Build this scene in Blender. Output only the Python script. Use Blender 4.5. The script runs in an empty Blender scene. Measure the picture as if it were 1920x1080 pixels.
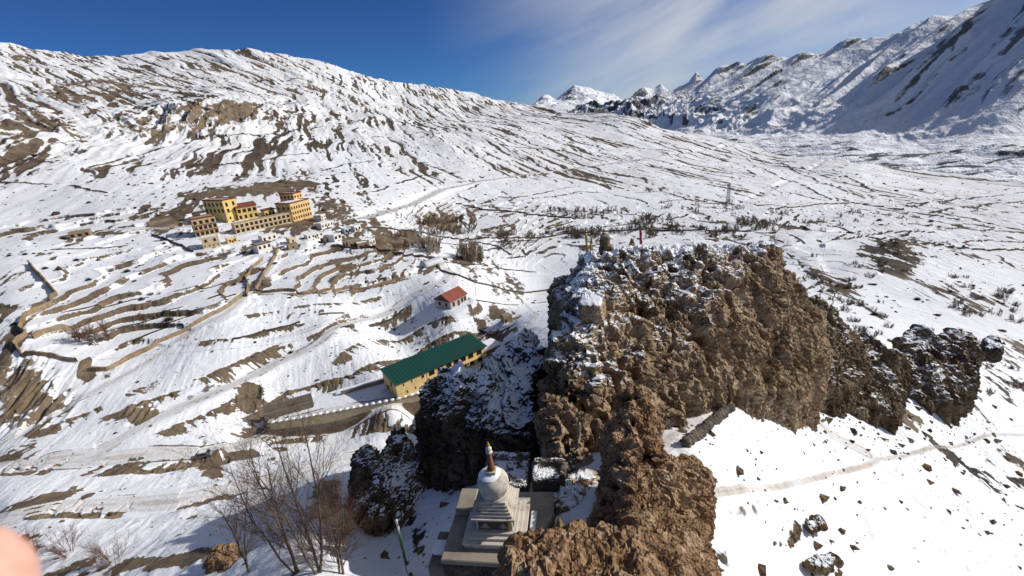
import bpy, bmesh, math, random
import numpy as np
from mathutils import Vector, Matrix
R = math.radians
scn = bpy.context.scene
col = scn.collection
# ---------------------------------------------------------------- camera (at the origin: everything is measured from the viewpoint)
cam_data = bpy.data.cameras.new('camera'); cam = bpy.data.objects.new('camera', cam_data); col.objects.link(cam)
cam_data.sensor_width = 36; cam_data.lens = 36*900/1920; cam_data.clip_start = 0.02; cam_data.clip_end = 60000; cam_data.dof.use_dof = True; cam_data.dof.focus_distance = 120; cam_data.dof.aperture_fstop = 14
PITCH, ROLL = R(20), R(5.6)
_f = Vector((0, math.cos(PITCH), -math.sin(PITCH))); _r0 = Vector((1, 0, 0)); _u0 = Vector((0, math.sin(PITCH), math.cos(PITCH)))
_r = math.cos(ROLL)*_r0-math.sin(ROLL)*_u0; _u = math.cos(ROLL)*_u0+math.sin(ROLL)*_r0
cam.matrix_world = Matrix(((_r.x, _u.x, -_f.x, 0), (_r.y, _u.y, -_f.y, 0), (_r.z, _u.z, -_f.z, 0), (0, 0, 0, 1)))
scn.camera = cam
# ---------------------------------------------------------------- sun, sky, exposure
SUN_EL, SUN_AZ = R(29.5), R(84)          # azimuth clockwise from +Y
to_sun = Vector((math.sin(SUN_AZ)*math.cos(SUN_EL), math.cos(SUN_AZ)*math.cos(SUN_EL), math.sin(SUN_EL)))
sd = bpy.data.lights.new('sun', 'SUN'); sd.energy = 4.6; sd.angle = R(0.5); sd.color = (1.0, 0.955, 0.89)
sun = bpy.data.objects.new('sun', sd); col.objects.link(sun); sun.rotation_euler = (-to_sun).to_track_quat('-Z', 'Y').to_euler()
world = bpy.data.worlds.new('World'); scn.world = world; world.use_nodes = True
wt = world.node_tree; wt.nodes.clear()
def N(tree, kind, **kw):
    n = tree.nodes.new(kind)
    for k, v in kw.items():
        if k == 'inp':
            for a, b in v.items(): n.inputs[a].default_value = b
        else: setattr(n, k, v)
    return n
out = N(wt, 'ShaderNodeOutputWorld'); bg = N(wt, 'ShaderNodeBackground', inp={'Strength': 0.055})
sky = N(wt, 'ShaderNodeTexSky', sky_type='NISHITA', sun_disc=False, sun_elevation=SUN_EL, sun_rotation=SUN_AZ, altitude=3800, air_density=1.0, dust_density=0.25, ozone_density=2.6)
# thin cirrus: long soft streaks climbing to the right, laid out by compass bearing and height above the horizon
tc = N(wt, 'ShaderNodeTexCoord'); sep = N(wt, 'ShaderNodeSeparateXYZ'); wt.links.new(tc.outputs['Generated'], sep.inputs[0])
brg = N(wt, 'ShaderNodeMath', operation='ARCTAN2'); wt.links.new(sep.outputs['X'], brg.inputs[0]); wt.links.new(sep.outputs['Y'], brg.inputs[1])
cv = N(wt, 'ShaderNodeCombineXYZ'); wt.links.new(brg.outputs[0], cv.inputs[0]); wt.links.new(sep.outputs['Z'], cv.inputs[1])
rot = N(wt, 'ShaderNodeVectorRotate', rotation_type='Z_AXIS', inp={'Angle': R(-17)}); wt.links.new(cv.outputs[0], rot.inputs['Vector'])
mp = N(wt, 'ShaderNodeMapping'); mp.inputs['Scale'].default_value = (1.5, 6.5, 1); mp.inputs['Location'].default_value = (3.1, 1.15, 0)
wt.links.new(rot.outputs[0], mp.inputs[0])
n1 = N(wt, 'ShaderNodeTexNoise', inp={'Scale': 1.0, 'Detail': 5.0, 'Roughness': 0.48, 'Distortion': 0.3}); wt.links.new(mp.outputs[0], n1.inputs['Vector'])
cr = N(wt, 'ShaderNodeMapRange', interpolation_type='SMOOTHSTEP', inp={'From Min': 0.32, 'From Max': 0.66, 'To Min': 0.0, 'To Max': 0.95}); wt.links.new(n1.outputs['Fac'], cr.inputs['Value'])
# the veil thickens toward the right of the valley and is absent over the hill on the left
az = N(wt, 'ShaderNodeMapRange', interpolation_type='SMOOTHSTEP', inp={'From Min': -0.14, 'From Max': 0.42, 'To Min': 0.0, 'To Max': 1.0}); wt.links.new(brg.outputs[0], az.inputs['Value'])
cm = N(wt, 'ShaderNodeMath', operation='MULTIPLY'); wt.links.new(cr.outputs[0], cm.inputs[0]); wt.links.new(az.outputs[0], cm.inputs[1])
mx = N(wt, 'ShaderNodeMixRGB', inp={'Color2': (11.0, 11.6, 12.4, 1)}); wt.links.new(cm.outputs[0], mx.inputs[0])
tint = N(wt, 'ShaderNodeMixRGB', blend_type='MULTIPLY', inp={0: 1.0, 'Color2': (0.38, 0.77, 1.32, 1)}); wt.links.new(sky.outputs[0], tint.inputs[1]); wt.links.new(tint.outputs[0], mx.inputs[1]); wt.links.new(mx.outputs[0], bg.inputs[0]); wt.links.new(bg.outputs[0], out.inputs[0])
scn.view_settings.view_transform = 'Standard'; scn.view_settings.look = 'None'; scn.view_settings.gamma = 1.0; scn.view_settings.exposure = 0.0
scn.cycles.max_bounces = 5; scn.cycles.diffuse_bounces = 3; scn.cycles.glossy_bounces = 2
# ---------------------------------------------------------------- helpers
def tag(o, label=None, cat=None, group=None, kind=None):
    if label: o['label'] = label
    if cat: o['category'] = cat
    if group: o['group'] = group
    if kind: o['kind'] = kind
    return o
def link(name, me, mat=None, parent=None, loc=None):
    o = bpy.data.objects.new(name, me); col.objects.link(o)
    if mat is not None and me is not None: me.materials.append(mat)
    if parent is not None: o.parent = parent
    if loc is not None: o.location = loc
    return o
def empty(name, loc=(0, 0, 0), rz=0.0):
    o = bpy.data.objects.new(name, None); col.objects.link(o); o.location = loc; o.rotation_euler = (0, 0, rz); o.empty_display_size = 0.2; return o
def np_mesh(name, V, Fq, smooth=True, attrs=None):
    """mesh from vertex array (n,3) and quad/tri array (m,k)"""
    me = bpy.data.meshes.new(name); V = np.asarray(V, np.float32); Fq = np.asarray(Fq, np.int32); m, k = Fq.shape
    me.vertices.add(len(V)); me.vertices.foreach_set('co', V.ravel()); me.loops.add(m*k); me.loops.foreach_set('vertex_index', Fq.ravel())
    me.polygons.add(m); me.polygons.foreach_set('loop_start', np.arange(0, m*k, k, dtype=np.int32)); me.polygons.foreach_set('loop_total', np.full(m, k, np.int32))
    me.polygons.foreach_set('use_smooth', np.full(m, smooth))
    for a, v in (attrs or {}).items():
        at = me.attributes.new(a, 'FLOAT', 'POINT'); at.data.foreach_set('value', np.asarray(v, np.float32).ravel())
    me.update(calc_edges=True); return me
def grid_faces(n, m):
    i = np.arange(n-1)[:, None]*m+np.arange(m-1)[None, :]
    return np.stack([i, i+m, i+m+1, i+1], -1).reshape(-1, 4)
# surveyed ground points, ridge line, roads, banks, walls and bare patches, in metres from the viewpoint
GROUND = [[-84.0,57.8,-60.4],[-66.8,53.6,-57.4],[-49.7,47.9,-52.7],[-33.6,40.7,-46.0],[-21.0,34.4,-39.9],[-99.8,73.0,-62.7],[-76.4,74.4,-64.5],[-52.2,77.2,-65.6],[-45.5,96.9,-75.8],[-123.0,94.8,-66.9],[-98.1,94.6,-67.5],[-71.6,113.6,-76.8],[-50.8,116.8,-79.5],[-30.3,120.3,-81.7],[-16.4,123.1,-82.8],[-132.7,74.1,-74.1],[-178.7,111.3,-74.4],[-256.5,179.2,-63.3],[-359.5,272.0,-42.2],[-500.6,401.4,-8.1],[-1040.9,890.5,107.7],[-1607.5,1457.6,350.1],[-19.9,45.7,-46.8],[-14.5,55.6,-46.2],[-8.6,38.5,-40.4],[-2.8,48.9,-41.0],[0.3,40.1,-36.0],[-14.2,36.4,-43.2],[-28.7,60.3,-50.6],[-26.2,51.0,-47.0],[-23.3,43.4,-44.6],[-2.7,24.3,-29.7],[4.5,21.9,-27.7],[-33.7,83.7,-68.2],[-34.6,105.6,-78.2],[2.8,92.2,-53.8],[-3.3,135.3,-66.7],[-142.7,124.6,-67.1],[-104.0,111.5,-67.8],[-89.6,128.7,-70.2],[-66.3,143.4,-73.8],[-36.7,119.9,-73.9],[-11.6,146.6,-79.6],[-46.0,168.3,-78.4],[-169.7,154.4,-58.1],[-135.5,157.2,-65.3],[-106.7,168.6,-63.1],[-69.0,166.6,-68.4],[-24.7,174.6,-69.9],[-3.3,164.8,-73.5],[-188.5,191.6,-52.4],[-146.4,191.3,-59.1],[-112.6,202.6,-63.2],[-82.9,224.5,-70.3],[-48.9,239.4,-73.1],[-16.8,248.8,-82.6],[10.5,232.7,-91.7],[17.3,326.7,-96.5],[-250.4,244.2,-45.3],[-211.8,251.6,-51.4],[-169.7,250.2,-55.3],[-153.8,262.4,-56.7],[-122.4,279.8,-58.8],[-80.5,285.2,-64.4],[-316.8,335.8,-42.1],[-232.0,302.3,-46.6],[-235.5,345.6,-44.7],[-135.9,347.2,-54.8],[-100.8,370.8,-62.9],[-42.2,379.4,-83.4],[0.3,377.9,-87.3],[-396.8,393.6,-29.6],[-320.6,402.5,-34.3],[-236.8,421.4,-41.0],[-166.1,451.0,-47.5],[-94.1,445.2,-63.3],[-476.9,488.6,-2.4],[-418.0,507.2,-9.8],[-355.0,546.2,-19.7],[-285.4,615.8,-33.1],[-170.7,673.6,-49.7],[-27.9,653.7,-75.3],[-81.3,529.1,-66.7],[29.6,479.4,-86.3],[-576.9,607.6,32.0],[-516.2,601.3,14.7],[-512.9,730.2,18.0],[-504.2,979.5,59.7],[-349.2,904.6,0.1],[-200.8,1057.2,-19.3],[-36.0,1047.8,-45.0],[-918.3,1007.1,135.6],[-957.8,1338.5,168.8],[-885.2,1553.7,175.5],[-701.2,1650.7,149.6],[-399.3,1730.7,77.1],[-150.3,1870.0,21.2],[83.6,1584.3,-32.9],[-1417.0,1606.9,321.5],[-1417.8,1874.0,324.5],[-1167.1,2036.4,332.2],[-869.0,2025.1,301.0],[-612.3,2052.1,229.1],[-446.6,2190.7,171.2],[-245.0,2338.1,137.6],[-61.0,2427.4,90.6],[152.6,2511.8,30.3],[282.6,1577.6,-51.2],[402.3,1523.5,-53.8],[479.0,1459.9,-82.3],[202.5,1140.3,-83.3],[423.8,1074.7,-117.3],[644.8,1281.9,-132.9],[654.3,1168.5,-152.0],[124.3,709.7,-96.6],[275.1,694.5,-109.3],[527.8,852.4,-143.2],[659.4,902.7,-151.4],[740.6,874.3,-170.7],[741.0,766.2,-175.5],[800.8,722.2,-179.4],[990.6,721.5,-181.3],[123.5,432.8,-97.2],[62.1,364.6,-94.6],[164.0,357.7,-99.0],[205.1,515.5,-104.0],[332.4,531.3,-119.0],[444.4,481.7,-138.5],[559.9,497.7,-153.1],[598.0,423.4,-152.4],[164.8,284.4,-95.8],[245.8,355.0,-106.5],[223.5,272.8,-98.5],[299.3,298.0,-116.9],[330.4,285.0,-123.5],[82.3,155.7,-69.3],[134.1,172.6,-81.3],[165.2,170.1,-88.2],[189.5,157.3,-94.1],[70.6,106.7,-57.6],[78.4,90.0,-59.7],[95.3,87.5,-66.7],[113.7,88.6,-78.1],[15.2,43.2,-33.4],[29.1,54.4,-37.7],[20.2,43.9,-34.4],[42.4,61.9,-46.3],[61.7,68.5,-57.3],[85.4,76.3,-68.3],[15.8,33.4,-34.0],[31.8,44.6,-44.3],[70.6,66.8,-62.1],[25.3,33.6,-45.0],[47.6,45.8,-55.5],[76.9,55.5,-69.8],[68.2,47.6,-68.1],[13.7,27.4,-35.8],[105.0,55.2,-82.4],[174.6,103.4,-96.0],[300.2,191.6,-116.8],[31.1,109.0,-51.5],[15.4,69.8,-42.2],[4.9,55.8,-39.6],[8.1,37.5,-31.4]]
CREST = [[-0.8548,2152.0],[-0.8347,2160.0],[-0.7231,2121.0],[-0.6481,2325.0],[-0.5209,2333.0],[-0.4057,2192.0],[-0.2903,2129.0],[-0.2015,2216.0],[-0.1047,2333.0],[-0.0253,2403.0],[0.0605,2474.0],[0.1779,1971.0],[0.3171,1513.0],[0.4661,1437.0],[0.5106,1320.0],[0.6306,1157.0],[0.7221,1205.0],[0.8365,1103.0],[0.9416,1213.0],[1.0308,1301.0]]
ROADS = [["road",5.0,0.6,[[-132.7,96.2],[-123.3,95.1],[-106.9,95.1],[-93.5,96.6],[-79.9,98.4],[-74.2,103.3],[-71.1,112.4],[-52.6,117.4],[-30.0,118.9]]],["road",4.2,0.6,[[-113.4,96.7],[-103.7,98.6],[-101.0,107.3],[-96.2,118.8],[-89.0,130.6],[-81.4,146.5],[-70.1,157.0],[-61.5,180.4],[-46.0,204.5],[-32.0,212.7],[-30.6,234.7],[-39.1,260.4]]],["road",4.2,0.6,[[-109.1,75.1],[-99.4,72.6],[-91.7,76.0],[-80.3,76.7],[-69.8,76.5],[-61.4,81.5],[-51.5,88.1],[-46.3,98.7],[-40.4,101.3]]],["path",2.6,0.6,[[-136.5,102.4],[-134.5,106.1],[-130.7,119.5],[-125.9,135.7],[-120.1,157.0],[-110.7,172.6],[-114.3,200.3],[-121.1,232.7],[-126.1,263.1]]],["road",9.0,0.75,[[-100.2,352.4],[-93.7,384.5],[-81.6,424.5],[-74.3,473.3],[-64.5,529.0],[-26.8,610.0],[46.6,703.0],[144.0,818.6],[235.5,894.1],[385.0,1033.5],[574.7,1221.4]]],["path",5.0,0.2,[[263.0,502.7],[384.5,653.6],[689.8,1025.5]]],["path",0.7,0.9,[[15.5,33.3],[21.7,37.9],[29.7,43.3],[39.6,49.7],[53.6,58.3],[65.4,64.4],[83.0,73.8],[94.2,79.2],[114.8,87.1]]],["path",2.4,0.7,[[12.9,38.8],[18.8,45.0],[29.2,54.6],[42.5,62.1],[45.9,58.9],[51.3,58.8]]],["road",4.0,0.2,[[263.8,368.8],[206.2,324.4],[178.9,291.1],[175.7,264.4],[154.2,224.3],[133.0,185.3],[104.6,148.5]]],["path",2.0,0.35,[[-89.1,157.6],[-72.9,166.4],[-59.6,189.3],[-38.2,202.3]]],["path",2.5,0.35,[[-28.5,255.0],[-25.9,201.2]]],["path",1.5,0.5,[[-1.6,130.5],[5.6,136.8],[8.2,151.5],[5.4,206.5]]],["road",7.0,0.5,[[-249.4,303.6],[-208.5,306.2],[-197.6,316.6]]],["path",2.0,0.3,[[-17.6,160.0],[-5.4,165.0],[3.4,149.5]]]]
BANKS = [[5.0,1.0,0,[[-77.0,123.1],[-73.1,132.4],[-64.4,136.2],[-54.2,137.6],[-45.7,145.9],[-33.5,159.9],[-17.5,163.6]]],[5,0.7,0,[[-110.5,118.7],[-102.2,126.6],[-93.4,139.9],[-84.4,154.9]]],[3.5,0.75,0,[[-86.1,121.6],[-82.6,129.3],[-76.7,125.8]]],[7.0,0.62,0,[[-124.8,94.0],[-93.5,89.0],[-83.2,90.7],[-71.9,94.9],[-66.5,103.0]]],[7.0,0.62,0,[[-94.2,73.5],[-66.2,71.8],[-58.6,75.5]]],[6.0,0.6,0,[[-70.1,110.1],[-50.8,111.6],[-29.9,110.4]]],[2.5,0.7,0,[[-112.9,203.1],[-93.4,200.0],[-79.5,213.0],[-52.8,229.8]]],[3.0,0.5,0,[[-100.6,176.1],[-87.5,184.6],[-73.4,193.1],[-63.5,206.4]]],[9.0,0.85,1,[[16.5,973.3],[68.9,985.4],[133.0,993.6],[154.6,932.5]]],[8.0,0.85,1,[[251.9,1142.2],[308.2,1080.3],[349.6,1063.3],[385.0,1033.5]]],[7.0,0.9,1,[[-114.2,727.4],[-79.1,679.6],[-53.4,617.3]]],[6.0,0.8,1,[[560.3,1250.0],[565.0,1119.7],[532.5,947.5],[520.4,810.0]]],[5.0,0.8,0,[[-51.9,595.0],[45.4,687.7],[140.2,797.9],[252.7,885.9]]],[3.0,0.9,1,[[31.4,503.4],[55.8,522.2],[83.2,548.7]]],[10.0,0.7,0,[[-878.7,1077.2],[-941.0,1313.8],[-928.4,1501.0],[-759.4,1446.7]]],[10.0,0.7,0,[[-549.8,777.5],[-522.1,808.9],[-522.5,903.6],[-484.8,977.2]]],[12.0,0.7,0,[[-741.8,816.2],[-672.8,768.1],[-586.8,701.4],[-505.5,625.4]]],[8.0,0.6,0,[[-648.4,1683.7],[-560.3,1660.0]]],[10.0,0.6,0,[[-402.0,2171.3],[-206.7,2118.5],[55.1,2281.7]]],[6.0,0.6,1,[[-409.8,712.7],[-387.7,791.7],[-358.8,932.1],[-331.9,1103.8]]],[6.0,0.7,1,[[-340.4,559.2],[-321.9,589.6],[-302.0,611.1]]],[2.2,0.8,1,[[171.4,287.0],[164.1,258.3],[154.3,237.6]]],[1.6,0.8,1,[[117.7,181.0],[143.9,206.8],[152.7,224.1]]],[3.0,0.7,1,[[75.9,68.8],[77.8,67.3],[82.8,67.8],[93.9,69.6]]],[2.0,0.7,1,[[76.7,67.3],[80.0,65.1],[79.5,61.6],[84.5,61.3]]],[4.0,0.6,0,[[-91.9,109.7],[-85.2,119.6],[-80.7,128.5]]],[4.5,0.6,0,[[-126.4,112.8],[-118.4,121.2],[-114.7,129.0]]],[3.0,0.6,0,[[-86.7,151.4],[-71.6,161.9],[-62.7,185.2]]],[2.5,0.6,0.2,[[-106.5,154.6],[-96.9,155.2],[-91.1,162.6],[-81.6,168.4]]],[4.0,0.6,0,[[-60.6,149.1],[-50.5,166.4],[-34.6,172.3],[-23.5,169.7]]]]
WALLS = [["tall brown mud wall zigzagging down the left edge of the snowy field",2.2,0.7,"mud",[[-230.3,228.8],[-207.8,209.5],[-186.6,191.2],[-181.9,178.4],[-180.8,168.8],[-175.7,161.2],[-170.6,157.7],[-169.5,151.5]]],["short broken brown mud wall beside the big bare tree on the left",2.0,0.7,"mud",[[-166.6,155.9],[-165.2,159.7],[-161.0,165.2]]],["curved brown mud wall below the bare tree, ending at an earth bank",1.6,0.6,"mud",[[-170.0,152.1],[-163.5,147.0],[-154.7,147.2],[-145.0,145.1]]],["long brown mud wall running diagonally beside the snowy track",1.7,0.6,"mud",[[-138.2,140.3],[-132.2,141.1],[-131.1,147.9],[-126.0,157.1],[-118.5,164.7],[-113.4,178.2],[-114.6,195.4]]],["short mud wall along the left side of the village lane",1.7,0.6,"mud",[[-112.8,194.5],[-121.0,212.6],[-128.4,225.4],[-128.5,235.4],[-129.5,247.4]]],["mud wall along the right side of the village lane",1.7,0.6,"mud",[[-114.4,205.2],[-116.8,217.0],[-121.1,232.7],[-125.3,257.6]]],["low dark wall along the foot of the terraced fields below the village",1.5,0.6,"mud",[[-114.0,204.4],[-100.0,205.1],[-92.8,202.1],[-80.0,214.6],[-66.9,221.6],[-53.1,231.5]]],["long dark wall along the lower edge of the village",1.6,0.6,"stone",[[-102.0,272.3],[-77.2,269.4],[-59.2,267.7],[-35.9,271.8]]],["long dark stone wall crossing the whole valley floor behind the orchard",1.2,0.8,"stone",[[-90.7,314.2],[-76.2,325.5],[-61.2,341.3],[-39.9,350.9],[-4.4,355.8],[46.3,371.7],[84.4,370.6],[142.9,356.8],[199.8,340.0]]],["dark stone wall at the top of the terraced orchard fields",1.2,0.9,"stone",[[-46.4,471.6],[-12.7,443.4],[25.8,431.5],[62.4,418.2]]],["dark straight wall left of the stepped yellow building",1.4,0.6,"stone",[[-213.6,291.1],[-193.6,277.1],[-171.4,259.0]]],["thin dark wall winding over the flat snowfield above the red roofed house",0.9,0.5,"stone",[[-39.8,249.7],[-29.2,234.0],[-18.3,227.4],[-2.9,235.8],[11.5,248.0],[21.3,252.0]]],["low rubble stone wall on the snow slope below the crag path",0.9,0.8,"stone",[[15.5,38.7],[20.2,44.0],[25.3,49.2]]],["dark field wall curving across the right side of the valley",1.2,0.8,"stone",[[251.7,450.0],[310.6,477.2],[393.8,514.0],[421.9,475.6],[446.1,452.9]]],["long dark wall at the top of the dark bluff on the right",1.4,0.8,"stone",[[249.1,341.7],[260.3,319.5],[304.5,329.2],[347.7,327.1],[392.1,337.8]]],["dark wall edging the fields beside the winding road on the right",1.1,0.7,"stone",[[217.2,306.9],[236.7,313.6],[295.8,359.1],[352.8,378.6]]],["thin stone wall across the snowy fields left of the crag top",0.9,0.6,"stone",[[-35.7,346.2],[-8.6,337.9],[2.2,322.2]]],["retaining wall edge beside the beige path at the crag foot",0.8,0.6,"stone",[[14.6,42.6],[18.8,46.6],[23.5,50.7]]]]
LINES = [[2.61,0.95,[[32.8,522.2],[60.0,557.9],[81.2,585.1]]],[2.15,0.95,[[25.8,431.5],[39.9,436.9],[61.3,426.3],[69.3,417.1]]],[2.55,0.95,[[85.7,556.6],[114.6,553.5],[135.5,515.5],[147.5,488.2]]],[2.05,0.95,[[31.0,387.4],[49.7,401.6],[61.6,413.7]]],[2.0,0.95,[[40.4,375.2],[55.8,377.4],[83.8,386.8],[111.0,389.1]]],[2.21,0.95,[[138.0,403.0],[156.8,416.6],[174.9,438.5]]],[2.18,0.95,[[120.6,398.9],[148.9,435.4]]],[2.6,0.95,[[151.0,551.2],[183.1,554.8],[194.3,502.6],[214.6,483.6]]],[2.8,0.95,[[130.7,629.3],[153.3,559.3]]],[2.27,0.95,[[-44.7,502.4],[-23.0,464.7],[-2.7,450.1],[26.7,442.7]]],[2.43,0.95,[[-4.6,508.1],[9.0,496.9],[32.4,516.5]]],[1.83,0.95,[[-17.8,324.1],[5.2,346.7],[19.5,354.0]]],[1.74,0.95,[[-5.2,312.8],[9.5,322.1]]],[1.8,0.95,[[10.3,335.3],[11.6,325.6],[20.5,338.6]]],[1.79,0.95,[[19.6,327.6],[25.3,332.1]]],[1.6,0.95,[[-32.9,271.1],[-26.8,270.8],[-13.6,286.2]]],[1.64,0.95,[[-8.8,284.3],[6.2,292.8],[21.3,291.0]]],[2.55,0.95,[[207.7,480.3],[268.8,471.6],[295.3,453.1],[336.7,451.4],[340.6,435.5]]],[2.21,0.95,[[262.5,380.0],[259.9,345.4],[282.8,348.1]]],[2.0,0.95,[[246.4,332.3],[219.6,310.3],[207.4,308.6]]],[2.28,0.95,[[271.7,431.6],[237.4,390.2],[223.3,373.8]]],[3.56,0.8,[[436.8,507.1],[580.3,595.1],[723.3,646.1]]],[3.38,0.95,[[437.6,480.5],[582.0,554.9],[646.7,575.1]]],[3.27,0.95,[[459.5,575.3],[505.4,557.9],[521.0,512.7],[563.9,498.6]]],[2.66,0.95,[[354.5,408.4],[399.2,403.1],[459.5,402.0]]],[2.42,0.95,[[292.4,324.8],[385.7,365.0],[414.1,360.2]]],[2.17,0.95,[[340.4,312.1],[320.7,282.7],[315.5,269.8]]],[2.68,0.95,[[360.3,454.4],[372.5,436.2]]],[3.7,0.8,[[516.1,1021.2],[411.8,687.3],[365.6,525.8]]],[3.85,0.8,[[595.9,1062.2],[448.3,671.2],[415.6,543.4]]],[3.97,0.8,[[555.2,897.5],[486.1,659.3]]],[3.65,0.8,[[576.0,838.5],[487.6,621.0],[487.2,552.1]]],[4.24,0.8,[[496.5,1078.2],[392.3,739.7]]],[1.92,0.95,[[205.0,335.2],[198.0,305.1],[178.3,296.0]]],[1.95,0.95,[[186.6,337.6],[188.8,314.0]]],[1.31,0.95,[[134.3,185.5],[134.4,173.0],[117.3,136.1],[108.0,113.7]]],[1.57,0.95,[[152.8,237.4],[145.2,212.7]]],[3.81,0.8,[[-418.9,599.0],[-408.1,738.2],[-376.3,840.9],[-334.6,1038.2]]],[4.79,0.8,[[-643.4,971.7],[-551.7,978.6],[-549.0,1072.2]]],[7.14,0.8,[[-934.0,1535.9],[-809.0,1612.7],[-637.0,1752.7]]],[3.14,0.95,[[-329.7,560.0],[-302.1,625.1],[-273.2,728.5]]],[3.07,0.95,[[-490.9,505.4],[-463.1,507.1],[-440.7,503.7]]],[2.41,0.95,[[-256.8,425.5],[-247.2,441.8],[-228.6,462.2],[-201.0,466.6],[-164.1,459.6]]],[5.46,0.8,[[-331.9,1103.8],[-229.6,1300.3],[-49.0,1597.5]]],[4.69,0.8,[[-233.0,956.2],[-150.6,1092.6],[-14.6,1217.8],[104.8,1268.5]]],[2.97,0.95,[[-205.4,504.6],[-205.8,649.9],[-168.9,733.5]]],[2.7,0.95,[[-119.4,453.2],[-97.5,605.0],[-57.1,674.3]]],[2.58,0.95,[[-26.3,590.1],[-46.3,509.8]]],[4.97,0.8,[[81.7,1145.5],[194.9,1243.7],[291.0,1201.2],[383.0,1165.6]]],[6.84,0.8,[[175.1,2051.9],[269.8,1705.2],[335.0,1381.0]]],[5.27,0.8,[[-798.1,925.9],[-763.0,1024.6],[-742.4,1187.3]]],[2.67,0.95,[[-436.3,439.9],[-380.9,437.3],[-326.7,411.2]]],[1.85,0.95,[[-242.6,256.7],[-218.7,269.1],[-191.6,282.9]]],[1.49,0.95,[[-174.1,178.3],[-156.8,193.7],[-130.1,210.3]]],[1.37,0.95,[[-135.9,160.7],[-128.8,172.3],[-117.4,185.9]]],[1.42,0.95,[[-150.9,166.6],[-138.5,178.1],[-119.5,198.3]]],[1.28,0.95,[[-98.6,155.0],[-85.5,168.0],[-69.7,181.2]]],[1.25,0.95,[[-76.2,152.0],[-62.0,167.9],[-46.7,192.9]]],[1.17,0.95,[[-13.6,165.8],[-1.3,153.4],[8.5,155.5]]],[1.32,0.95,[[-18.5,190.4],[-0.7,197.0],[17.2,214.4]]],[2.52,0.95,[[160.6,486.0],[208.6,509.8],[231.5,484.4]]],[2.21,0.95,[[57.3,449.8],[95.9,441.5],[133.9,419.4]]],[1.83,0.95,[[-48.0,322.2],[-20.1,342.4],[19.8,357.9]]]]
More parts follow.
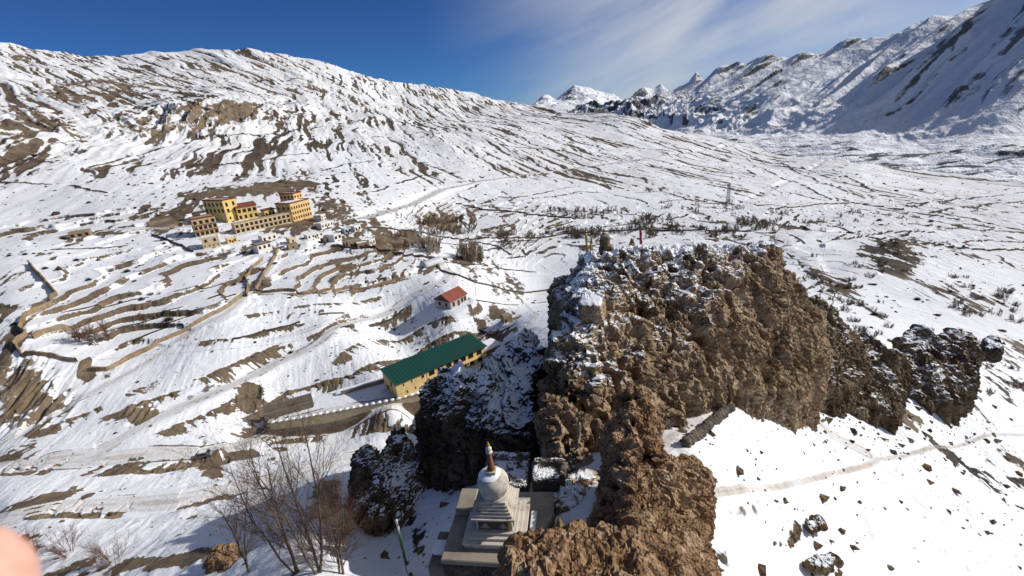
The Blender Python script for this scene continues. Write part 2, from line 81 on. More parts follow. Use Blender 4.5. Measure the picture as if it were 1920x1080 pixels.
PATCH = [[-581.1,654.3,0.02384,0.01918,-0.01124,-0.00172,403.0,1.05,0.15],[-763.0,841.4,0.05056,0.04214,-0.00712,0.00117,421.0,0.7,0.3],[-513.5,793.6,0.01222,0.00699,-0.00588,0.00514,312.0,0.95,-0.1],[-478.5,923.4,0.01235,0.00566,-0.01321,0.00349,266.0,0.95,-0.1],[-830.9,1152.9,0.00647,0.00442,-0.01114,-0.00238,775.0,0.8,0],[-1276.9,1481.8,0.01299,0.01042,-0.01267,-0.00492,563.0,0.65,0],[-597.7,1626.5,0.01057,0.00339,-0.01069,0.00576,288.0,0.6,0],[-700.0,873.3,0.02476,0.01799,-0.01906,0.00047,198.0,0.5,0.2],[-1021.4,1206.5,0.01518,0.01208,-0.00718,-0.00206,803.0,0.35,0.3],[-795.1,1818.9,0.00363,0.00132,-0.00596,0.00445,713.0,0.3,0],[-328.1,757.1,0.00942,0.00361,-0.01606,0.00561,353.0,0.7,0.7],[-401.2,484.1,0.05192,0.03719,-0.02979,0.02687,59.0,0.6,0.4],[-417.4,467.2,0.04713,0.03626,-0.03455,0.0514,39.0,0.6,1],[-220.9,702.4,0.0344,0.0098,-0.0136,0.00679,224.0,0.6,0.9],[-162.7,522.1,0.03053,0.0087,-0.0119,0.00473,294.0,0.7,0.8],[31.8,2273.8,0.00862,-0.00022,-0.01774,0.00711,766.0,0.7,0.2],[-204.5,2087.5,0.01203,0.00086,-0.01465,0.00824,346.0,0.5,0],[-376.9,1621.0,0.00786,0.00163,-0.01028,0.00217,714.0,0.3,0.2],[359.2,1997.3,0.00793,-0.00145,-0.0004,0.00348,686.0,0.5,0.4],[442.1,1493.7,0.02086,-0.00617,-0.01652,0.01354,277.0,0.8,0.8],[213.0,2465.3,0.01952,-0.00185,-0.00568,0.00636,397.0,0.7,0.1],[-213.6,428.9,0.02003,0.00905,-0.01762,0.02319,107.0,0.95,0],[-224.5,318.9,0.08435,0.05226,-0.01743,0.02477,76.0,1.0,-0.4],[-300.3,357.5,0.01519,0.01135,-0.00305,0.02376,139.0,0.42,0.5],[-293.9,301.8,0.05112,0.04558,-0.01026,0.02688,86.0,0.5,0.4],[-235.8,298.2,0.03433,0.02356,-0.02539,0.0909,58.0,0.7,0.2],[-222.0,354.4,0.04406,0.02456,-0.02323,0.04441,46.0,0.6,0.5],[-122.0,363.0,0.0577,0.01674,-0.01676,0.01053,156.0,0.85,0.2],[-89.8,310.7,0.07428,0.01822,-0.03335,0.0237,74.0,0.7,0.1],[-69.9,293.4,0.05272,0.0101,-0.06039,0.03207,68.0,1.0,0.1],[-48.8,407.7,0.03811,0.00317,-0.02968,0.02648,83.0,0.9,0.1],[-32.1,437.5,0.04155,0.00176,-0.02447,0.0507,60.0,0.6,0.2],[-30.6,279.6,0.05352,0.00446,-0.12355,0.06453,80.0,0.7,0.2],[-133.2,309.3,0.02695,0.00981,-0.01538,0.02742,81.0,0.8,0.1],[-100.6,289.1,0.04496,0.01254,-0.0254,0.05424,50.0,0.7,0.1],[-127.4,261.3,0.06924,0.02756,-0.04877,0.12443,31.0,0.7,0.1],[-140.8,265.5,0.0379,0.01676,-0.02213,0.06079,56.0,0.7,0.1],[-92.6,240.3,0.04208,0.01256,-0.02451,0.0385,54.0,0.45,0.1],[-47.8,250.2,0.05864,0.00872,-0.03727,0.05443,43.0,0.6,0.1],[25.3,373.7,0.03961,-0.00369,-0.0278,0.06904,65.0,0.25,0.3],[99.9,437.2,0.01688,-0.00393,-0.00786,0.02259,157.0,0.16,0.5],[174.7,402.4,0.02394,-0.01015,-0.0072,0.02029,145.0,0.16,0.4],[193.8,367.2,0.05839,-0.02982,-0.01603,0.04318,74.0,0.35,0.2],[111.6,349.0,0.0206,-0.00654,-0.01577,0.10243,119.0,0.3,0.3],[140.5,331.2,0.04312,-0.01788,-0.02482,0.10114,61.0,0.4,0.3],[-148.3,128.5,0.08989,0.07469,-0.00206,0.06205,47.0,1.0,-0.1],[-139.8,141.8,0.391,0.28721,-0.05186,0.11477,19.0,1.0,-0.2],[-197.3,178.7,0.24131,0.21179,-0.00469,0.18864,16.0,1.0,0],[-154.6,139.3,0.15354,0.11518,-0.02286,0.16148,16.0,0.7,0],[-179.8,161.9,0.12871,0.11022,0.00317,0.07253,43.0,0.5,0.3],[-218.4,211.2,0.0943,0.08306,-0.00686,0.04147,65.0,0.3,0.4],[-104.2,114.9,0.24839,0.1696,-0.01856,0.1978,13.0,1.0,0],[-81.5,126.7,0.26414,0.11377,-0.07501,0.11673,17.0,1.0,0],[-71.2,90.0,0.33198,0.20997,-0.05767,0.16284,14.0,0.95,0],[-63.7,91.0,0.42469,0.24222,-0.06127,0.14066,15.0,0.4,0.1],[-85.4,64.5,0.1189,0.11682,0.01307,0.20874,21.0,0.7,0.2],[-58.9,53.0,0.05587,0.04931,0.07594,0.35161,52.0,0.8,0.1],[-40.1,47.2,0.36935,0.25638,0.11276,0.27579,14.0,1.0,-0.2],[-28.8,54.1,0.39731,0.17063,0.04264,0.12655,23.0,0.9,0],[-57.0,65.9,0.25987,0.18858,0.06725,0.28914,12.0,0.6,0.2],[-29.7,47.4,0.2289,0.11377,0.07777,0.19297,17.0,0.2,0.1],[-23.2,46.2,0.64263,0.22784,-0.05913,0.11795,18.0,0.7,0.1],[-65.4,103.2,0.25882,0.12782,-0.06282,0.09926,20.0,0.4,0.3],[-219.4,262.0,0.01582,0.01144,-0.01789,0.02635,118.0,0.26,0.3],[-172.4,232.7,0.02441,0.01538,-0.0161,0.036,81.0,0.2,0.3],[-173.4,190.4,0.04079,0.02982,-0.02255,0.03339,57.0,0.15,0.2],[226.5,274.4,0.05066,-0.03995,-0.02158,0.04054,125.0,0.8,0.9],[223.9,253.1,0.07862,-0.06579,-0.03559,0.06858,77.0,0.6,0.8],[150.7,198.4,0.09008,-0.06504,-0.01779,0.04045,103.0,0.55,0.4],[211.4,193.3,0.08706,-0.08866,-0.03999,0.09284,63.0,0.65,0.2],[212.0,209.9,0.06121,-0.05789,-0.03243,0.07108,78.0,0.45,0.5],[159.6,230.4,0.11943,-0.07895,-0.01436,0.05106,66.0,0.5,0.3],[135.4,113.1,0.09794,-0.1054,-0.04443,0.09097,78.0,0.45,0.6],[573.2,691.1,0.01367,-0.01099,-0.00901,0.01419,426.0,0.4,0.3],[597.9,577.4,0.01829,-0.01826,-0.00548,0.01276,446.0,0.35,0.3],[356.6,479.1,0.01466,-0.01057,-0.01171,0.01942,324.0,0.2,0.4],[363.7,330.7,0.03462,-0.03592,-0.01324,0.03271,175.0,0.35,0.5],[393.7,631.9,0.01149,-0.007,-0.00493,0.00725,634.0,0.2,0.5],[547.8,1038.3,0.01433,-0.00743,-0.00546,0.0061,793.0,0.35,0.6],[70.7,73.1,0.18131,-0.15125,-0.16635,0.37098,22.0,0.45,0.1],[59.8,70.0,0.31861,-0.23983,-0.34874,0.63185,14.0,0.3,0.2],[31.5,37.5,0.31387,-0.21196,-0.3581,0.84961,11.0,0.35,0.6],[14.1,28.3,0.72295,-0.30818,-0.64354,1.0528,5.0,0.4,0.7],[87.9,70.5,0.1444,-0.15145,-0.07459,0.19868,28.0,0.3,0.7],[-5.3,177.6,0.11671,-0.00018,-0.00253,0.08474,27.0,0.4,0.1],[-7.5,156.7,0.12047,-8e-05,0.311,0.15712,42.0,0.8,0.3],[-57.0,178.2,0.0419,0.00971,-0.11244,0.13904,59.0,0.25,0.1],[-84.7,177.0,0.06044,0.02198,-0.04213,0.19417,36.0,0.35,0.1],[-15.4,44.0,0.24152,0.05009,0.09889,0.19407,14.0,0.25,0.9],[-11.0,58.0,0.2103,0.03525,0.0118,0.03151,79.0,0.45,0.9],[-2.1,64.0,0.27891,0.00129,0.10353,0.06215,37.0,0.35,0.9],[-21.1,50.2,0.35492,0.09911,-0.00454,0.13703,17.0,0.4,0.9]]
FLUTES = [[-148.3,128.5,0.07935,0.06572,-0.003,0.05321,54.0,1.5,3.2],[-513.5,793.6,0.01114,0.00638,-0.00507,0.00465,351.0,5.0,16.0],[-478.5,923.4,0.01164,0.00536,-0.01087,0.00293,319.0,5.0,16.0],[-581.1,654.3,0.02212,0.0178,-0.00996,-0.0012,433.0,6.0,22.0],[-104.2,114.9,0.20266,0.13762,-0.03071,0.15418,16.0,0.7,1.6],[-81.5,126.7,0.21588,0.09046,-0.06978,0.10859,18.0,0.8,1.8]]
TERR = [[-166.0,213.1,0.02367,0.01541,-0.00727,0.01682,127.0,1.0,2.1],[-92.6,240.3,0.02233,0.00661,-0.01521,0.02693,101.0,1.0,2.0],[-266.6,322.3,0.01422,0.01053,-0.00473,0.02344,144.0,1.0,2.2],[-22.1,423.8,0.01649,0.00038,-0.00738,0.01503,154.0,1.0,1.5],[92.0,403.3,0.00984,-0.00229,-0.00385,0.01518,256.0,1.0,1.1],[200.9,390.0,0.01468,-0.00734,-0.00545,0.0135,239.0,1.0,1.6],[340.1,402.8,0.00929,-0.00756,-0.0067,0.01222,510.0,1.0,2.2],[261.9,242.8,0.02643,-0.02699,-0.01169,0.0237,279.0,0.4,2.5]]
RANGE = [[1166.1,1289.7,-257.5],[1218.4,1193.2,-259.5],[1246.4,1128.9,-260.8],[1540.7,1125.6,-269.9],[1412.4,1390.1,-274.1],[1520.8,1386.5,-284.1],[1618.0,1602.0,-276.7],[1815.5,1650.3,-290.2],[1435.3,1705.1,-285.6],[2237.3,1581.2,-333.7],[1620.2,2235.6,-290.1],[1566.0,2554.5,-291.2],[1498.4,2982.7,-284.1],[1408.5,4154.5,-280.9],[1379.0,5225.0,-263.5],[1030.4,5763.8,-245.0],[2297.6,2136.9,-269.0],[2705.6,2048.3,-219.9],[2184.5,2188.4,-273.5],[2174.7,2457.3,-265.9],[2074.2,2887.7,-252.8],[1953.6,3208.6,-248.3],[1870.7,3739.4,-251.7],[1762.2,4493.9,-225.6],[1556.0,5453.7,-219.8],[2633.3,2718.1,-17.0],[2751.0,2654.9,43.1],[2564.5,3158.1,-36.2],[2430.5,3431.7,-73.9],[2290.2,3801.0,-82.6],[2250.8,4179.3,-66.5],[2207.9,4979.6,-60.5],[1966.5,5816.4,-100.5],[2409.3,2762.9,-127.8],[2476.4,2340.6,-147.9],[1627.1,8091.3,-78.0],[2071.9,7997.4,-17.4],[2176.1,7916.6,79.4],[2234.3,7830.6,161.8],[2307.5,7747.0,91.5],[2396.7,7696.2,111.2],[2485.6,7602.4,172.3],[2564.8,7460.2,100.3],[2634.7,7353.1,124.6],[2703.2,7132.3,155.4],[2781.5,7061.2,278.8],[2796.7,6783.6,153.5],[2855.8,6490.0,302.9],[2909.2,6239.9,253.1],[2957.3,6014.0,269.8],[3025.6,5690.1,335.9],[3058.2,5420.8,233.7],[3126.8,5264.4,281.8],[3174.8,5074.6,238.5],[3217.1,4902.8,244.5],[3259.0,4682.9,277.8],[3322.1,4511.5,284.8],[3344.8,4311.3,308.6],[3391.9,4169.1,364.0],[3419.1,4079.6,373.1],[3449.2,4015.6,356.4],[3499.8,3801.3,405.1],[3542.9,3700.8,447.8],[3589.5,3581.9,503.5],[3685.2,3307.6,642.3],[3794.1,3060.2,759.2]]
RANGE_CREST = [[0.1984,8253],[0.2535,8261],[0.2682,8210],[0.2779,8143],[0.2895,8083],[0.3019,8061],[0.316,7998],[0.3311,7889],[0.3441,7811],[0.3623,7627],[0.3752,7589],[0.391,7337],[0.4145,7091],[0.4363,6885],[0.457,6702],[0.4887,6444],[0.5136,6224],[0.536,6123],[0.5591,5986],[0.5807,5864],[0.608,5705],[0.6347,5603],[0.6598,5457],[0.683,5375],[0.6975,5323],[0.7097,5294],[0.7441,5167],[0.7636,5123],[0.7864,5071],[0.8393,4952],[0.8921,4874]]
PEAK = [[730.5,13320.6,50.6],[979.7,12824.3,148.8],[1097.5,12861.6,251.3],[1271.1,12906.2,373.7],[1423.8,12878.1,296.7],[1547.4,12841.9,197.2],[1734.2,12886.1,318.5],[1921.0,12930.2,439.8],[2062.8,12957.5,514.8],[2215.6,12929.5,437.8],[2471.9,12888.8,326.1],[2730.8,12857.2,239.3],[2989.6,12825.6,152.5],[3178.3,12782.6,34.4],[3366.9,12739.7,-83.7],[3886.0,12681.0,-244.9],[439.8,10091.3,-50.6],[1116.3,9547.0,-84.1],[1713.4,9527.0,-139.1],[2307.6,9496.7,-222.2],[3100.9,9459.8,-323.6]]
PEAK_CREST = [[0.0548,13341],[0.0762,12862],[0.0851,12908],[0.0982,12969],[0.1101,12957],[0.1199,12935],[0.1338,13002],[0.1475,13072],[0.1579,13121],[0.1697,13118],[0.1895,13124],[0.2093,13144],[0.229,13169],[0.2437,13172],[0.2584,13177],[0.2974,13263]]
# convex chunks of every rock mass, in metres from the viewpoint
ROCK = {"crag":[[[1.39,32.85,-31.08],[3.02,33.91,-31.09],[5.13,33.84,-31.28],[5.75,32.23,-31.33],[4.62,28.11,-30.94],[1.26,28.99,-31.45],[2.97,30.29,-30.8],[1.39,32.85,-33.58],[3.02,33.91,-33.59],[5.13,33.84,-33.78],[5.75,32.23,-33.83],[4.62,28.11,-33.44],[1.26,28.99,-33.95],[2.97,30.29,-33.3]],[[3.85,50.36,-25.38],[7.51,52.0,-23.77],[8.37,48.4,-24.91],[2.7,48.23,-28.29],[1.93,43.84,-31.6],[2.01,40.02,-34.77],[6.3,39.03,-33.11],[8.3,45.41,-27.28],[6.52,56.86,-25.06],[3.85,50.36,-28.38],[7.51,52.0,-26.77],[8.37,48.4,-27.91],[2.7,48.23,-31.29],[1.93,43.84,-34.6],[2.01,40.02,-37.77],[6.3,39.03,-36.11],[8.3,45.41,-30.28],[6.52,56.86,-28.06]],[[8.28,52.9,-24.25],[8.37,48.4,-24.91],[10.84,57.42,-23.5],[15.02,52.67,-24.87],[6.3,39.03,-33.11],[11.75,41.24,-32.87],[14.63,43.21,-33.32],[14.59,46.96,-28.88],[8.28,52.9,-27.25],[8.37,48.4,-27.91],[10.84,57.42,-26.5],[15.02,52.67,-27.87],[6.3,39.03,-36.11],[11.75,41.24,-35.87],[14.63,43.21,-36.32],[14.59,46.96,-31.88]],[[10.62,63.07,-19.67],[18.0,63.13,-19.52],[6.87,58.13,-24.49],[7.96,52.91,-24.22],[13.03,57.82,-22.41],[18.08,56.25,-23.81],[12.74,70.75,-21.98],[20.2,70.84,-21.74],[8.52,64.96,-26.19],[10.62,63.07,-27.67],[18.0,63.13,-27.52],[6.87,58.13,-32.49],[7.96,52.91,-32.22],[13.03,57.82,-30.41],[18.08,56.25,-31.81],[12.74,70.75,-29.98],[20.2,70.84,-29.74],[8.52,64.96,-34.19]],[[6.59,69.46,-25.53],[10.21,69.99,-24.08],[10.66,68.4,-22.59],[6.57,66.48,-27.87],[5.43,63.99,-28.85],[6.87,58.69,-25.88],[6.73,72.47,-28.93],[6.59,69.46,-34.53],[10.21,69.99,-33.08],[10.66,68.4,-31.59],[6.57,66.48,-36.87],[5.43,63.99,-37.85],[6.87,58.69,-34.88],[6.73,72.47,-37.93]],[[2.26,43.19,-27.54],[4.05,40.81,-29.68],[6.68,40.54,-30.43],[1.97,36.35,-33.17],[5.93,35.82,-33.17],[1.52,39.19,-32.67],[10.65,41.28,-32.77],[2.26,43.19,-31.54],[4.05,40.81,-33.68],[6.68,40.54,-34.43],[1.97,36.35,-37.17],[5.93,35.82,-37.17],[1.52,39.19,-36.67],[10.65,41.28,-36.77]],[[17.99,63.08,-19.66],[27.92,63.81,-20.57],[17.74,56.26,-23.78],[26.6,56.9,-24.96],[15.07,46.53,-30.05],[23.5,48.97,-32.13],[15.24,43.29,-33.1],[27.01,51.31,-34.47],[31.26,71.43,-23.02],[20.18,70.78,-21.89],[17.99,63.08,-25.66],[27.92,63.81,-26.57],[17.74,56.26,-29.78],[26.6,56.9,-30.96],[15.07,46.53,-36.05],[23.5,48.97,-38.13],[15.24,43.29,-39.1],[27.01,51.31,-40.47],[31.26,71.43,-29.02],[20.18,70.78,-27.89]],[[27.54,63.78,-20.67],[37.76,65.42,-22.01],[26.6,56.9,-24.96],[36.35,60.3,-27.31],[23.5,48.97,-32.13],[31.09,51.74,-36.21],[37.57,54.11,-38.44],[40.57,62.81,-32.09],[41.62,72.17,-23.93],[31.27,71.49,-22.87],[27.54,63.78,-26.67],[37.76,65.42,-28.01],[26.6,56.9,-30.96],[36.35,60.3,-33.31],[23.5,48.97,-38.13],[31.09,51.74,-42.21],[37.57,54.11,-44.44],[40.57,62.81,-38.09],[41.62,72.17,-29.93],[31.27,71.49,-28.87]],[[38.23,66.1,-23.06],[41.36,66.13,-28.81],[46.24,66.57,-33.45],[46.99,64.85,-38.18],[40.89,56.86,-39.69],[32.94,52.42,-37.25],[42.7,69.4,-31.52],[49.9,71.67,-37.0],[38.23,66.1,-31.06],[41.36,66.13,-36.81],[46.24,66.57,-41.45],[46.99,64.85,-46.18],[40.89,56.86,-47.69],[32.94,52.42,-45.25],[42.7,69.4,-39.52],[49.9,71.67,-45.0]]],"ravine":[[[-12.86,58.29,-32.81],[-10.14,58.78,-31.47],[-5.09,58.41,-32.49],[-3.61,54.12,-32.58],[-13.7,54.73,-36.74],[-13.53,50.9,-41.42],[-9.22,47.17,-39.98],[-4.51,47.79,-38.28],[-5.28,51.98,-32.62],[-12.86,58.29,-48.81],[-10.14,58.78,-47.47],[-5.09,58.41,-48.49],[-3.61,54.12,-48.58],[-13.7,54.73,-52.74],[-13.53,50.9,-57.42],[-9.22,47.17,-55.98],[-4.51,47.79,-54.28],[-5.28,51.98,-48.62]],[[-5.56,58.05,-33.49],[-2.42,62.79,-32.16],[0.98,54.44,-31.7],[1.18,49.59,-33.33],[-4.12,46.95,-37.65],[0.57,44.33,-36.08],[-4.75,51.5,-33.93],[-5.56,58.05,-45.49],[-2.42,62.79,-44.16],[0.98,54.44,-43.7],[1.18,49.59,-45.33],[-4.12,46.95,-49.65],[0.57,44.33,-48.08],[-4.75,51.5,-45.93]],[[-1.22,64.81,-32.44],[0.33,65.45,-30.7],[2.52,64.46,-30.47],[3.55,60.92,-31.43],[3.21,56.37,-32.26],[-1.07,58.28,-32.86],[0.5,53.98,-32.96],[-1.22,64.81,-42.44],[0.33,65.45,-40.7],[2.52,64.46,-40.47],[3.55,60.92,-41.43],[3.21,56.37,-42.26],[-1.07,58.28,-42.86],[0.5,53.98,-42.96]],[[-3.77,62.16,-33.88],[-2.52,62.44,-33.11],[-2.31,59.82,-34.46],[-4.57,57.64,-34.62],[-3.85,56.49,-34.83],[-3.77,62.16,-39.88],[-2.52,62.44,-39.11],[-2.31,59.82,-40.46],[-4.57,57.64,-40.62],[-3.85,56.49,-40.83]]],"lefthorn":[[[-24.26,56.61,-43.28],[-22.91,57.09,-41.98],[-21.19,54.92,-42.09],[-24.18,53.76,-45.27],[-22.11,47.5,-44.92],[-18.19,44.49,-44.43],[-17.79,51.14,-43.7],[-24.26,56.61,-67.28],[-22.91,57.09,-65.98],[-21.19,54.92,-66.09],[-24.18,53.76,-69.27],[-22.11,47.5,-68.92],[-18.19,44.49,-68.43],[-17.79,51.14,-67.7]],[[-20.16,58.7,-43.38],[-18.58,59.29,-41.76],[-16.97,58.03,-42.3],[-14.7,55.52,-43.35],[-13.71,48.7,-44.56],[-16.27,44.53,-44.31],[-21.08,53.35,-43.47],[-20.16,58.7,-67.38],[-18.58,59.29,-65.76],[-16.97,58.03,-66.3],[-14.7,55.52,-67.35],[-13.71,48.7,-68.56],[-16.27,44.53,-68.31],[-21.08,53.35,-67.47]]],"spine":[[[8.35,32.93,-22.1],[9.41,33.03,-21.83],[9.93,32.18,-22.68],[6.49,31.72,-23.96],[5.63,29.92,-25.98],[6.94,27.04,-25.11],[9.16,28.04,-25.3],[10.43,31.02,-24.41],[8.35,32.93,-27.1],[9.41,33.03,-26.83],[9.93,32.18,-27.68],[6.49,31.72,-28.96],[5.63,29.92,-30.98],[6.94,27.04,-30.11],[9.16,28.04,-30.3],[10.43,31.02,-29.41]],[[5.96,30.46,-25.96],[7.34,28.5,-24.03],[9.2,28.17,-24.94],[4.29,28.23,-29.15],[3.94,24.83,-28.27],[6.78,25.87,-25.41],[5.85,21.09,-23.92],[7.85,21.89,-24.64],[9.47,27.76,-26.06],[5.96,30.46,-29.96],[7.34,28.5,-28.03],[9.2,28.17,-28.94],[4.29,28.23,-33.15],[3.94,24.83,-32.27],[6.78,25.87,-29.41],[5.85,21.09,-27.92],[7.85,21.89,-28.64],[9.47,27.76,-30.06]],[[9.78,29.38,-24.54],[11.49,29.59,-25.41],[12.59,29.68,-26.62],[13.43,29.44,-27.28],[12.57,26.99,-28.18],[10.44,24.1,-27.35],[8.1,24.67,-25.79],[8.93,26.17,-24.57],[9.78,29.38,-29.54],[11.49,29.59,-30.41],[12.59,29.68,-31.62],[13.43,29.44,-32.28],[12.57,26.99,-33.18],[10.44,24.1,-32.35],[8.1,24.67,-30.79],[8.93,26.17,-29.57]],[[7.88,24.01,-24.66],[10.82,24.21,-27.05],[10.42,20.92,-27.31],[4.33,15.22,-19.59],[4.84,18.94,-21.06],[10.66,22.85,-27.85],[7.88,24.01,-29.66],[10.82,24.21,-32.05],[10.42,20.92,-32.31],[4.33,15.22,-24.59],[4.84,18.94,-26.06],[10.66,22.85,-32.85]],[[-0.56,19.12,-20.56],[0.04,19.63,-20.63],[0.72,19.54,-20.88],[1.54,19.69,-21.91],[2.73,19.77,-21.69],[4.84,18.94,-21.06],[-1.94,15.43,-19.01],[1.03,14.6,-18.37],[4.05,14.23,-19.38],[-1.25,17.26,-19.82],[-0.56,19.12,-26.56],[0.04,19.63,-26.63],[0.72,19.54,-26.88],[1.54,19.69,-27.91],[2.73,19.77,-27.69],[4.84,18.94,-27.06],[-1.94,15.43,-25.01],[1.03,14.6,-24.37],[4.05,14.23,-25.38],[-1.25,17.26,-25.82]],[[8.91,36.06,-28.11],[11.54,36.07,-28.08],[10.03,39.73,-31.19],[12.81,39.69,-31.29],[7.88,34.4,-31.22],[11.63,34.93,-29.76],[8.63,38.77,-33.83],[8.91,36.06,-34.11],[11.54,36.07,-34.08],[10.03,39.73,-37.19],[12.81,39.69,-37.29],[7.88,34.4,-37.22],[11.63,34.93,-35.76],[8.63,38.77,-39.83]]],"hoodooA":[[[50.33,78.86,-34.77],[53.59,78.52,-35.7],[57.25,78.17,-39.59],[46.62,73.61,-37.5],[45.39,67.6,-42.32],[51.78,68.86,-44.72],[49.2,63.96,-46.47],[46.59,65.21,-43.04],[50.33,78.86,-40.77],[53.59,78.52,-41.7],[57.25,78.17,-45.59],[46.62,73.61,-43.5],[45.39,67.6,-48.32],[51.78,68.86,-50.72],[49.2,63.96,-52.47],[46.59,65.21,-49.04]],[[57.88,81.43,-39.42],[60.4,81.45,-39.37],[61.12,80.46,-42.08],[63.71,79.0,-46.09],[56.13,75.65,-43.61],[55.7,70.18,-46.94],[62.32,73.8,-48.69],[50.88,65.48,-48.14],[57.88,81.43,-45.42],[60.4,81.45,-45.37],[61.12,80.46,-48.08],[63.71,79.0,-52.09],[56.13,75.65,-49.61],[55.7,70.18,-52.94],[62.32,73.8,-54.69],[50.88,65.48,-54.14]]],"hoodooB":[[[63.1,80.82,-46.93],[69.48,83.75,-47.66],[71.85,81.97,-49.62],[72.47,78.4,-53.59],[58.36,71.59,-51.84],[60.18,68.12,-55.53],[64.6,68.75,-56.71],[55.13,68.16,-52.48],[63.1,80.82,-52.93],[69.48,83.75,-53.66],[71.85,81.97,-55.62],[72.47,78.4,-59.59],[58.36,71.59,-57.84],[60.18,68.12,-61.53],[64.6,68.75,-62.71],[55.13,68.16,-58.48]],[[73.39,84.61,-51.13],[78.63,85.86,-53.57],[77.69,82.62,-56.62],[70.44,77.77,-55.33],[70.41,74.31,-58.99],[66.02,73.09,-56.49],[73.39,84.61,-57.13],[78.63,85.86,-59.57],[77.69,82.62,-62.62],[70.44,77.77,-61.33],[70.41,74.31,-64.99],[66.02,73.09,-62.49]]],"hoodooC":[[[83.51,91.35,-53.08],[88.84,93.71,-52.45],[90.88,90.71,-54.85],[78.99,85.21,-58.27],[77.27,81.15,-60.65],[82.7,78.08,-63.23],[86.96,84.07,-58.49],[83.51,91.35,-59.08],[88.84,93.71,-58.45],[90.88,90.71,-60.85],[78.99,85.21,-64.27],[77.27,81.15,-66.65],[82.7,78.08,-69.23],[86.96,84.07,-64.49]],[[92.04,92.47,-55.85],[96.71,94.12,-54.26],[101.28,93.39,-56.26],[97.99,87.6,-60.47],[91.4,82.21,-63.57],[83.59,78.98,-63.7],[86.84,85.33,-57.94],[92.04,92.47,-61.85],[96.71,94.12,-60.26],[101.28,93.39,-62.26],[97.99,87.6,-66.47],[91.4,82.21,-69.57],[83.59,78.98,-69.7],[86.84,85.33,-63.94]]],"knob":[[[121.04,108.87,-66.36],[124.52,110.14,-65.8],[125.12,108.49,-67.39],[117.62,104.58,-66.44],[121.32,104.32,-67.16],[121.04,108.87,-70.36],[124.52,110.14,-69.8],[125.12,108.49,-71.39],[117.62,104.58,-70.44],[121.32,104.32,-71.16]]],"slab":[[[27.57,64.74,-20.95],[26.94,65.51,-20.31],[28.22,66.0,-20.41],[28.49,64.76,-20.89],[26.7,64.03,-21.44],[28.04,63.98,-21.56],[27.57,64.74,-21.95],[26.94,65.51,-21.31],[28.22,66.0,-21.41],[28.49,64.76,-21.89],[26.7,64.03,-22.44],[28.04,63.98,-22.56]]],"ledge_a":[[[25.7,38.78,-44.03],[27.46,39.83,-44.06],[28.15,38.7,-44.25],[24.96,35.32,-43.29],[24.7,36.42,-43.2],[25.7,38.78,-44.83],[27.46,39.83,-44.86],[28.15,38.7,-45.05],[24.96,35.32,-44.09],[24.7,36.42,-44.0]]],"ledge_b":[[[29.49,39.64,-44.88],[31.48,40.42,-45.09],[31.66,39.27,-45.3],[29.08,38.13,-44.36],[29.49,39.64,-45.58],[31.48,40.42,-45.79],[31.66,39.27,-46.0],[29.08,38.13,-45.06]]],"ledge_c":[[[27.72,35.42,-44.77],[30.25,36.24,-45.46],[30.88,35.47,-45.82],[27.98,33.79,-44.59],[26.04,33.96,-44.11],[27.72,35.42,-45.57],[30.25,36.24,-46.26],[30.88,35.47,-46.62],[27.98,33.79,-45.39],[26.04,33.96,-44.91]]],"ledge_d":[[[70.11,73.29,-61.79],[74.82,75.16,-62.49],[76.35,73.64,-63.74],[70.26,70.76,-62.88],[70.11,73.29,-63.29],[74.82,75.16,-63.99],[76.35,73.64,-65.24],[70.26,70.76,-64.38]]]}
# places of single objects, trees and bushes
P = {"stupa":[-2.68,27.31,-28.3],"pole_a":[-15.9,196.32,-73.74],"pole_b":[1.88,314.03,-93.6],"tower":[228.4,483.7,-106.4],"car":[-77.45,96.83,-70.45],"mudhut":[-3.16,164.49,-73.45],"gh":[-44.88,247.89,-73.88],"flag_near":[-13.25,35.91,-42.62],"boulder":[9.05,51.67,-23.24],"boulder_top":[9.2,52.61,-20.65],"pinnacle":[13.54,65.05,-20.08],"pinnacle_top":[13.81,66.24,-16.82],"hoodoo":[36.99,65.5,-23.24],"hoodoo_top":[37.3,66.31,-21.01],"rock_a":[27.06,64.22,-20.91],"flag_y1":[10.71,63.35,-20.38],"flag_r":[19.09,66.96,-20.71],"cairn":[17.96,67.1,-20.31],"rock_road":[-38.72,45.15,-49.08],"finger":[-0.0712,0.0463,-0.0483],"wire":[[-115.2,78.5,-32.9],[-109.9,93.8,-40.6],[-102.4,102.8,-45.1],[-92.3,110.1,-48.4],[-76.0,120.9,-53.7],[-53.1,134.0,-58.8],[-29.1,145.5,-62.3],[-13.2,153.1,-64.6]],"yard":[[-70.4,113.5],[-62.4,114.4],[-51.1,116.3],[-35.5,119.2],[-27.7,121.7],[-7.4,136.2],[-10.2,152.1],[-41.3,134.3],[-55.1,129.6],[-62.0,125.8],[-73.6,119.6]],"yard_wall":[[-69.8,113.2],[-62.3,114.1],[-51.0,116.0],[-35.5,118.9],[-27.7,121.7]],"tier_up":[[-72.5,116.9,-70.3],[-60.5,121.3,-70.3]],"tier_low":[[-72.4,116.1,-72.4],[-60.5,120.7,-72.4]],"tier_side":[[-54.0,125.8,-73.0],[-41.3,130.8,-73.0]]}
